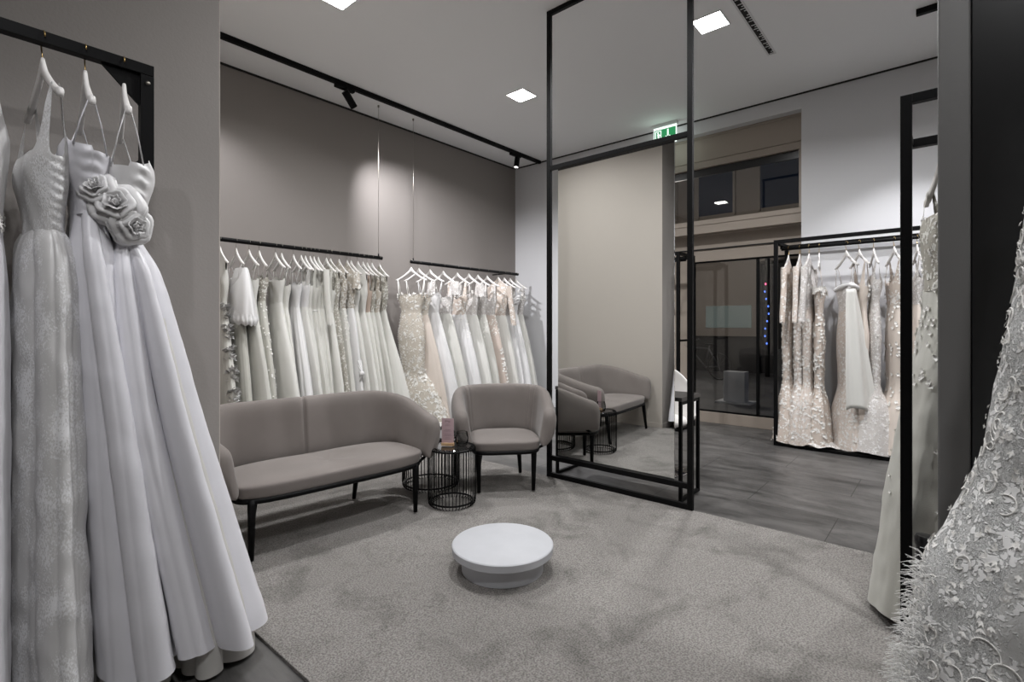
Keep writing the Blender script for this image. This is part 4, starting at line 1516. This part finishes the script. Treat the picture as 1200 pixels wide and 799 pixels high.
# ---- right back rail
rail2 = [
    (482, 34, 'mermaid gown of lace on nude net with blossom cups, first on the right rail', dict(style='strapless', drop=0.46, waist=0.22, shape='mermaid', mb='lace', ms='lace', bx=0.06, bw=0.18, hx=0.13, hy=0.33, cx=0.03, nf=11, strap_m='motif', strap_w=0.009,
         app=[('flower', 26, FRONT, (0.75, 1.12), 0.034, 'bodice', 'motif'), ('leaf', 60, FRONT, (0.0, 0.7), 0.022, 'bodice', 'motif'),
              ('vine', 170, ALL, (0.0, 0.55), 0.024, 'skirt', 'motif'), ('leaf', 300, ALL, (0.5, 1.0), 0.040, 'skirt', 'motif', 0.75)])),
    (491, 30, 'blossom strapped gown tucked behind the lace mermaid one', dict(style='strapless', drop=0.46, mb='lace', ms='champagne', hx=0.06, hy=0.27, nf=10, strap_m='motif',
         app=[('flower', 22, FRONT, (0.7, 1.12), 0.032, 'bodice', 'motif')])),
    (504, 24, 'white satin gown with off-shoulder petals, beside the nude lace mermaid gown', dict(style='strapless', drop=0.43, mb='satin', ms='satin', hx=0.12, hy=0.30, cx=0.03, nf=10, amp=0.022, sharp=0.6,
         app=[('flower', 18, FRONT, (0.6, 1.15), 0.040, 'bodice', 'motif')])),
    (519.5, 18, 'V-neck lace gown with cap sleeves and a champagne tulle skirt', dict(style='vneck', drop=0.44, mb='lace_white', ms='tulle', hx=0.10, hy=0.30, nf=14, sleeve='short',
         app=[('leaf', 50, ALL, (0.0, 1.6), 0.024, 'bodice', 'motif')])),
    (536, 18, 'white lace bodice gown with a silky slit skirt, left of the sheer cup pair', dict(style='vneck', drop=0.44, mb='lace_nude', ms='satin', hx=0.10, hy=0.29, nf=11, amp=0.022, sharp=0.6,
         app=[('leaf', 60, ALL, (0.0, 1.6), 0.026, 'bodice', 'motif'), ('leaf', 40, NEAR, (0.0, 0.25), 0.024, 'skirt', 'motif')])),
    (549.5, 18, 'white gown with puffed lace shoulders and structured cups', dict(style='vneck', drop=0.44, mb='lace_white', ms='chiffon', hx=0.10, hy=0.28, nf=12, sleeve='short',
         app=[('flower', 30, FRONT, (0.8, 1.5), 0.026, 'bodice', 'motif')])),
    (560, 16, 'pale tulle gown with an applique waist, just left of the blush one', dict(style='vneck', drop=0.44, mb='lace_white', ms='tulle', hx=0.07, hy=0.27, nf=13, amp=0.02,
         app=[('leaf', 50, ALL, (0.0, 0.3), 0.022, 'skirt', 'motif')])),
    (571, 14, 'blush nude gown with white cups and a floral trail', dict(style='vneck', drop=0.44, mb='lace_white', ms='blush', hx=0.10, hy=0.26, nf=9, amp=0.012,
         app=[('leaf', 60, NEAR, (0.0, 0.22), 0.026, 'skirt', 'motif'), ('flower', 50, (PI * 1.35, PI * 1.6), (0.35, 0.95), 0.022, 'skirt', 'motif')])),
    (584, 12, 'long sleeved lace gown on nude net, right of the blush one', dict(style='high', drop=0.44, mb='lace_nude', ms='chiffon', hx=0.07, hy=0.26, nf=12, sleeve='long',
         app=[('leaf', 60, ALL, (0.0, 1.5), 0.024, 'bodice', 'motif')])),
    (591, 10, 'white gown with a beaded side, third from the right end', dict(style='vneck', drop=0.44, mb='lace_white', ms='satin', hx=0.06, hy=0.26, nf=11,
         app=[('bead', 90, NEAR, (0.1, 1.0), 0.010, 'skirt', 'motif_shine')])),
    (598, 8, 'shining satin gown with a draped off-shoulder band, near the white wall', dict(style='strapless', drop=0.40, mb='satin', ms='satin', hx=0.10, hy=0.28, nf=11, amp=0.026, sharp=0.6)),
    (606, 6, 'white tulle gown with lace flowers at the shoulder, last on the right rail', dict(style='vneck', drop=0.42, mb='lace_white', ms='tulle', hx=0.12, hy=0.28, nf=12, amp=0.02,
         app=[('flower', 40, ALL, (0.9, 1.6), 0.028, 'bodice', 'motif')])),
]
for i, (px, ro, lb, kw) in enumerate(rail2):
    made[px] = gown(lb, G2, (min(X_at(px), 6.48), 5.50), R(ro), RZ, seed=i + 41, hk='white', hgroup=H2,
                    hlabel='white hanger holding the ' + lb.split(',')[0], hem=0.05 + 0.012 * (i % 3), **flare(kw, 1.30, -0.10))
root, S, B = made[598]
m = MB()
for k, (dz, rad) in enumerate(((0.0, 0.030), (-0.035, 0.034), (-0.075, 0.028))):
    pts = [B(a, RZ - 0.42 + dz - 0.03 * math.cos(2 * a)) for a in [2 * PI * q / 30 for q in range(30)]]
    m.tube(pts, [rad * (0.8 + 0.25 * math.sin(q * 0.9 + k)) for q in range(30)], 8, closed=True)
m.build('draped_band', M['satin'], root)

# ---- far right floor rack: hangers across the rack, towards the room
G3 = 'beaded gowns on the far right floor rack'
H3 = 'hangers on the far right floor rack'
FZ = 2.245
def Y_at(px, X):
    k = (px - 600) / 596
    ca, sa = math.cos(YAW), math.sin(YAW)
    return X * (sa - k * ca) / (ca + k * sa)
rack3 = [
    (924, 0, 'long sleeved nude lace gown, first from the left on the far rack', dict(style='high', drop=0.42, shape='mermaid', mb='lace_nude', ms='lace_nude', hx=0.13, hy=0.27, sleeve='long', nf=8,
        app=[('leaf', 80, ALL, (0, 1.5), 0.022, 'bodice', 'motif'), ('leaf', 170, NEAR, (0, 1), 0.026, 'skirt', 'motif')])),
    (937, 2, 'sequinned ivory lace gown with long sleeves, second from the left on the far rack', dict(style='high', drop=0.42, shape='mermaid', mb='lace_sequin', ms='lace_sequin', hx=0.14, hy=0.28, sleeve='long', nf=8,
        app=[('leaf', 90, ALL, (0, 1.5), 0.024, 'bodice', 'motif_shine'), ('leaf', 300, NEAR, (0, 1), 0.030, 'skirt', 'motif_shine', 0.7)])),
    (948, -3, 'lace gown with white trimmed sleeves, third from the left on the far rack', dict(style='high', drop=0.42, shape='mermaid', mb='lace_white', ms='lace_sequin', hx=0.12, hy=0.28, sleeve='long', nf=9,
        app=[('leaf', 200, NEAR, (0.1, 1), 0.026, 'skirt', 'motif')])),
    (960, 8, 'strapless gown with ruffled flower neckline on a thin strap', dict(style='strapless', drop=0.50, shape='mermaid', mb='lace_nude', ms='lace_nude', hx=0.13, hy=0.26, nf=9,
        app=[('flower', 40, ALL, (0.85, 1.1), 0.036, 'bodice', 'motif'), ('flower', 150, NEAR, (0, 1), 0.022, 'skirt', 'motif')])),
    (992, 36, 'ivory gown with a plain cape panel and rolled satin neckline', dict(style='strapless', drop=0.47, shape='mermaid', mb='lace_white', ms='lace_sequin', hx=0.13, hy=0.27, nf=8, strap_w=0.010,
        app=[('leaf', 180, NEAR, (0.2, 1), 0.026, 'skirt', 'motif')])),
    (1007, 30, 'champagne gown with a beaded V, behind the cape panel one', dict(style='vneck', drop=0.48, shape='mermaid', mb='champagne', ms='champagne', hx=0.12, hy=0.26, nf=8,
        app=[('flower', 36, FRONT, (0.4, 1.2), 0.022, 'bodice', 'motif_shine')])),
    (1024, 16, 'white guipure lace gown flaring like a trumpet to the floor', dict(style='scoop', drop=0.42, shape='mermaid', mb='lace_white', ms='lace_white', hx=0.22, hy=0.30, nf=6, amp=0.015,
        app=[('leaf', 320, ALL, (0, 1), 0.020, 'skirt', 'motif')])),
    (1048, 24, 'champagne gown strewn with raised white petals, beside the black rack post', dict(style='vneck', drop=0.44, shape='mermaid', mb='lace_nude', ms='champagne', hx=0.16, hy=0.28, nf=8,
        app=[('leaf', 70, ALL, (0, 1.4), 0.028, 'bodice', 'motif'), ('flower', 170, ALL, (0, 1), 0.022, 'skirt', 'motif')])),
    (1075, 12, 'pale lace gown seen between the black post and the steel edge', dict(style='vneck', drop=0.42, shape='aline', mb='lace_white', ms='champagne', hx=0.12, hy=0.27, nf=9,
        app=[('leaf', 60, ALL, (0, 1.4), 0.026, 'bodice', 'motif')])),
]
def fuller(kw):
    kw = dict(kw)
    kw['hx'] = kw['hx'] * 1.15
    kw['hy'] = min(0.30, kw['hy'] * 1.05)
    return kw


for i, (px, ro, lb, kw) in enumerate(rack3):
    made[px] = gown(lb, G3, (FX, Y_at(px, FX)), R(-90 + ro), FZ, seed=i + 71, hk='gold', hgroup=H3,
                    hlabel='white hanger holding the ' + lb.split(',')[0], hem=0.05, **fuller(kw))
# cape panel on the fifth, rolled neckline, trains heaped in the rack
root, S, B = made[992]
def cape(u, v):
    w_ = 0.045 + 0.11 * v ** 0.8
    x = (u - 0.5) * 2 * w_ - 0.02
    return (x - 0.03 + 0.05 * v, -0.17 - 0.10 * v - 0.018 * math.cos(u * 11 + 1.0) * (0.3 + v) - 0.10 * (1 - (2 * u - 1) ** 2) * (0.5 - 0.2 * v), 1.74 - 1.26 * v + 0.02 * math.sin(5 * u) * v)
MB().grid(cape, 40, 30).build('cape_panel', M['chiffon'], root, solid=0.004)
m = MB()
pts = [B(2 * PI * q / 30, FZ - 0.475 + 0.02 * math.sin(4 * PI * q / 30)) for q in range(30)]
m.tube(pts, [0.024 + 0.006 * math.sin(q * 1.3) for q in range(30)], 8, closed=True)
m.build('rolled_neckline', M['satin'], root)
for k, (px, s_) in enumerate(((937, 0.9), (960, 1.0), (1024, 0.8))):
    root = made[px][0]
    rr = random.Random(px)
    def train(u, v, k=k, s_=s_):
        a = 2 * PI * u
        rad = (0.06 + 0.19 * v) * s_
        z = 0.055 + 0.075 * (1 - v) ** 1.2 + 0.022 * noise.noise(Vector((math.cos(a) * 2.2, math.sin(a) * 2.2, v * 5 + k * 9))) + 0.010 * math.sin(9 * a + 6 * v)
        return (rad * math.cos(a) * 1.1, -0.055 + rad * math.sin(a), max(0.042, z))
    MB().grid(train, 60, 14, closeu=True).build('train', M['lace_sequin'] if k != 1 else M['lace_white'], root)

# ---- right foreground rack
G4 = 'gowns on the right foreground rack'
made['r1'] = gown('lace bodice gown with soft tulle skirt on the right foreground rack', G4, (GX, 0.035), R(-90 + 16), 2.19, style='scoop', drop=0.40, waist=0.27, hem=0.05,
     mb='lace_grey', ms='tulle_grey', nf=8, amp=0.016, hx=0.215, hy=0.23, cx=-0.05, bx=0.055, seed=91, seg=(120, 50), hk='fine', hgroup='hangers on the right foreground rack',
     hlabel='white hanger beside the steel wall edge', wr=0.004,
     app=[('leaf', 260, ALL, (0.0, 1.25), 0.016, 'bodice', 'motif'), ('flower', 120, ALL, (0.0, 0.32), 0.016, 'skirt', 'motif'), ('flower', 25, ALL, (0.3, 0.75), 0.012, 'skirt', 'motif')])
made['r2'] = gown('white lace gown behind the tulle one on the right foreground rack', G4, (GX, -0.42), R(-90 + 6), 2.19, style='scoop', drop=0.40, hem=0.05,
     mb='lace_white', ms='lace_white', hx=0.14, hy=0.26, nf=9, seed=93, hk='fine', hgroup='hangers on the right foreground rack', hlabel='white hanger hidden behind the steel wall edge')

# ---- left foreground rack: four gowns close to the camera
G5 = 'gowns on the left foreground rack'
H5 = 'hangers on the left foreground rack'
BIG = (220, 96)
def left(px_x, lb, hl, **kw):
    return gown(lb, G5, (px_x, LY), R(kw.pop('ro', 0)), LZ, hk='fine', hgroup=H5, hlabel=hl, seg=BIG, **kw)

made['l1'] = left(0.14, 'plain satin gown with ruched lace waist at the left picture edge', 'white hanger at the left picture edge with a brass hook', style='scoop', drop=0.42, waist=0.30, hem=0.05,
     mb='satin', ms='satin_cool', bx=0.052, seed=101, nf=7, amp=0.016, sharp=0.6, flip=-1, keys=[(1.675, 0.040, 0.14, 0, 0, 0.3), (1.45, 0.055, 0.19, 0, 0, 0.6), (0.9, 0.066, 0.25, -0.01, 0, 1.0), (0.05, 0.075, 0.30, -0.02, -0.02, 1.2)],
     app=[('leaf', 60, ALL, (-0.02, 0.18), 0.020, 'bodice', 'motif')], ruche=(PI * 1.5, 0.5, 0.002, 150))
made['l2'] = left(0.285, 'shimmering brocade gown with wide straps, second from the left edge', 'white hanger carrying the wide brocade straps on a brass hook', style='scoop', drop=0.46, waist=0.25, hem=0.04, ro=6,
     mb='brocade', ms='brocade', bx=0.052, bw=0.175, seed=103, nf=5, amp=0.026, wr=0.0035, sharp=0.75, flip=-1, keys=[(1.685, 0.046, 0.150, 0, 0, 0.2), (1.65, 0.058, 0.180, 0, 0, 0.5), (1.55, 0.066, 0.21, 0, 0, 0.7), (1.2, 0.074, 0.25, 0.0, 0, 0.9), (0.6, 0.084, 0.29, 0, 0, 1.0), (0.04, 0.090, 0.32, 0.0, -0.02, 1.1)],
     ruche=(PI * 1.55, 0.35, 0.0022, 190))
made['l3'] = left(0.405, 'white duchess satin gown with a draped side seam, left of the rose gown', 'white hanger second from the rack corner, with a thin satin strap', style='strapless', drop=0.40, waist=0.235, hem=0.10, ro=-4,
     mb='satin_cool', ms='satin_cool', bx=0.072, bw=0.195, seed=105, nf=6, amp=0.046, hw=(0.75, 0.12, 0.35), sharp=0.8, lining=0.02, strap_w=0.008, flip=-1,
     keys=[(1.765, 0.048, 0.155, 0.0, 0, 0.1), (1.60, 0.068, 0.21, 0.01, 0, 0.5), (1.0, 0.10, 0.28, 0.07, 0, 0.9), (0.10, 0.145, 0.34, 0.15, -0.02, 1.1)],
     ruche=(PI * 1.52, 0.40, 0.0028, 135))
made['l4'] = left(0.525, 'white satin ball gown with a big fabric rose, beside the rack corner', 'white hanger next to the rack corner, with a thin strap', style='strapless', drop=0.43, waist=0.285, hem=0.12, ro=-8,
     mb='satin', ms='satin_cool', bx=0.078, bw=0.19, seed=108, nf=8, amp=0.068, hw=(0.75, 0.14, 0.35), sharp=0.85, lining=0.02, strap_w=0.008,
     keys=[(1.68, 0.052, 0.155, 0.0, 0, 0.1), (1.54, 0.085, 0.21, 0.02, 0, 0.45), (1.0, 0.125, 0.30, 0.095, 0, 0.9), (0.12, 0.18, 0.38, 0.27, -0.02, 1.05)],
     ruche=(PI * 1.66, 0.28, 0.006, 140))

# fabric roses on the fourth gown
def rose(m, c, rad, facing, seed):
    r = random.Random(seed)
    q = Vector(facing).normalized().to_track_quat('Z', 'Y').to_matrix()
    def cup(a0, span, r0, r1, h0, h1, curl):
        verts, faces = [], []
        nu, nv = 13, 8
        for j in range(nv):
            v = j / (nv - 1)
            for i in range(nu):
                u = -1 + 2 * i / (nu - 1)
                a = a0 + u * span * (0.75 + 0.25 * v)
                edge = (1 - abs(u) ** 3)
                rr_ = r0 + (r1 - r0) * v ** 1.3
                hh = h0 + (h1 - h0) * v * (0.55 + 0.45 * edge) - curl * max(0, v - 0.72) ** 2 * 12
                rr_ += curl * max(0, v - 0.65) * 1.6 + 0.004 * math.sin(5 * a + seed)
                verts.append(Vector(c) + q @ Vector((rr_ * math.cos(a), rr_ * math.sin(a), hh)))
        for j in range(nv - 1):
            for i in range(nu - 1):
                faces.append((j * nu + i, j * nu + i + 1, (j + 1) * nu + i + 1, (j + 1) * nu + i))
        m.add(verts, faces, True)
    m.lathe([(0.0, -0.2 * rad), (0.16 * rad, 0.1 * rad), (0.15 * rad, 0.42 * rad), (0.06 * rad, 0.60 * rad), (0.0, 0.62 * rad)], 12)
    nb = 60
    for i_ in range(len(m.v) - nb, len(m.v)):
        m.v[i_] = tuple(Vector(c) + q @ Vector(m.v[i_]))
    for ring, (cnt, r0, r1, h0, h1, cu) in enumerate(((2, 0.05, 0.22, 0.0, 0.72, 0.02), (2, 0.14, 0.44, -0.05, 0.70, 0.08), (3, 0.22, 0.72, -0.10, 0.52, 0.16), (3, 0.3, 1.05, -0.16, 0.26, 0.22), (4, 0.3, 1.15, -0.2, -0.02, 0.16))):
        for k in range(cnt):
            a = 2 * PI * k / cnt + ring * 0.9 + r.uniform(-0.15, 0.15)
            cup(a, PI / cnt * 1.35, r0 * rad, r1 * rad, h0 * rad, h1 * rad, cu * rad)
root, S, B = made['l4']
m = MB()
rose(m, (-0.035, -0.190, 1.795), 0.074, (-0.2, -1, 0.25), 2)
rose(m, (0.012, -0.185, 1.725), 0.064, (0.45, -1, -0.15), 5)
rose(m, (-0.090, -0.175, 1.850), 0.054, (-0.6, -1, 0.45), 9)
m.build('fabric_rose', M['satin'], root, solid=0.0015)
# ---- near right lace gown
LX, LYY = 1.60, -0.36
lg = thing('wedding_gown', 'close ivory openwork lace gown with fringed edge, cut by the right picture edge', 'gown', (LX, LYY, 0), 0)
lk = [(1.95, 0.09, 0.19, 0, 0, 0.2), (1.70, 0.11, 0.225, 0, 0, 0.4), (1.35, 0.14, 0.26, 0, 0, 0.7), (1.0, 0.18, 0.32, 0.0, 0.0, 1.0), (0.75, 0.22, 0.42, -0.03, 0.0, 1.2), (0.05, 0.28, 0.50, -0.05, 0.0, 1.4)]
S, pf = cloth_surf(lk, 7, 0.012, 207, 0.005, 0.3)
MB().grid(lambda u, v: S(2 * PI * u, 1.95 - 1.90 * v), 200, 110, closeu=True).build('lace_layer', M['lace_open'], lg)
S2, _ = cloth_surf([(k[0], k[1] * 0.60, k[2] * 0.66, k[3], k[4], k[5]) for k in lk], 8, 0.012, 209, 0.003, 0.3)
MB().grid(lambda u, v: S2(2 * PI * u, 1.94 - 1.88 * v), 120, 60, closeu=True).build('lining', M['lining'], lg)
rr = random.Random(12)
# corded scrolls and small flat leaves of the lace
m = MB()
for k in range(240):
    th, z = rr.uniform(PI * 0.42, PI * 1.4), rr.uniform(0.35, 1.9)
    a, tw, n_ = rr.uniform(0, 6.28), rr.choice((-1, 1)) * rr.uniform(0.25, 0.5), rr.randint(9, 15)
    pts = []
    for q in range(n_):
        P, nn, up = normal_at(S, th, z)
        pts.append(P + nn * 0.002)
        rx_, ry_ = pf(z)[:2]
        th += math.cos(a) * 0.007 / max(0.12, 0.5 * (rx_ + ry_))
        z += math.sin(a) * 0.007
        a += tw * (0.6 + q * 0.06)
    m.tube(pts, 0.0015, 5)
m.build('corded_scroll', M['motif'], lg)
m = scatter(S, 'leaf', 900, (PI * 0.42, PI * 1.4), (0.35, 1.9), 0.013, rr)
m.build('applique', M['motif'], lg)
m = MB()
for k in range(330):
    th = rr.gauss(PI * 0.53, 0.22)
    z = rr.uniform(0.45, 0.80)
    P, nn, up = normal_at(S, th, z)
    sd = nn.cross(up).normalized()
    d = (nn * rr.uniform(0.25, 0.8) + Vector((-0.35, 0.75, 0.35)) * rr.uniform(0.4, 1.0) + up * rr.uniform(-0.4, 0.5)).normalized()
    ln = rr.uniform(0.02, 0.042)
    m.tube([P, P + d * ln * 0.5 + up * 0.004, P + d * ln - up * rr.uniform(0, 0.012)], [0.0012, 0.0009, 0.0005], 4, caps=False)
fr = m.build('fringe', M['thread'], lg)
fr['kind'] = 'stuff'
def bod(u, v):
    a = 2 * PI * u
    z = 1.94 + 0.20 * v
    return (0.10 * (1 - 0.75 * v) * math.cos(a), (0.20 - 0.02 * v) * math.sin(a), z - 0.05 * math.cos(a) * v)
MB().grid(bod, 60, 8, closeu=True).build('bodice', M['lace_open'], lg)
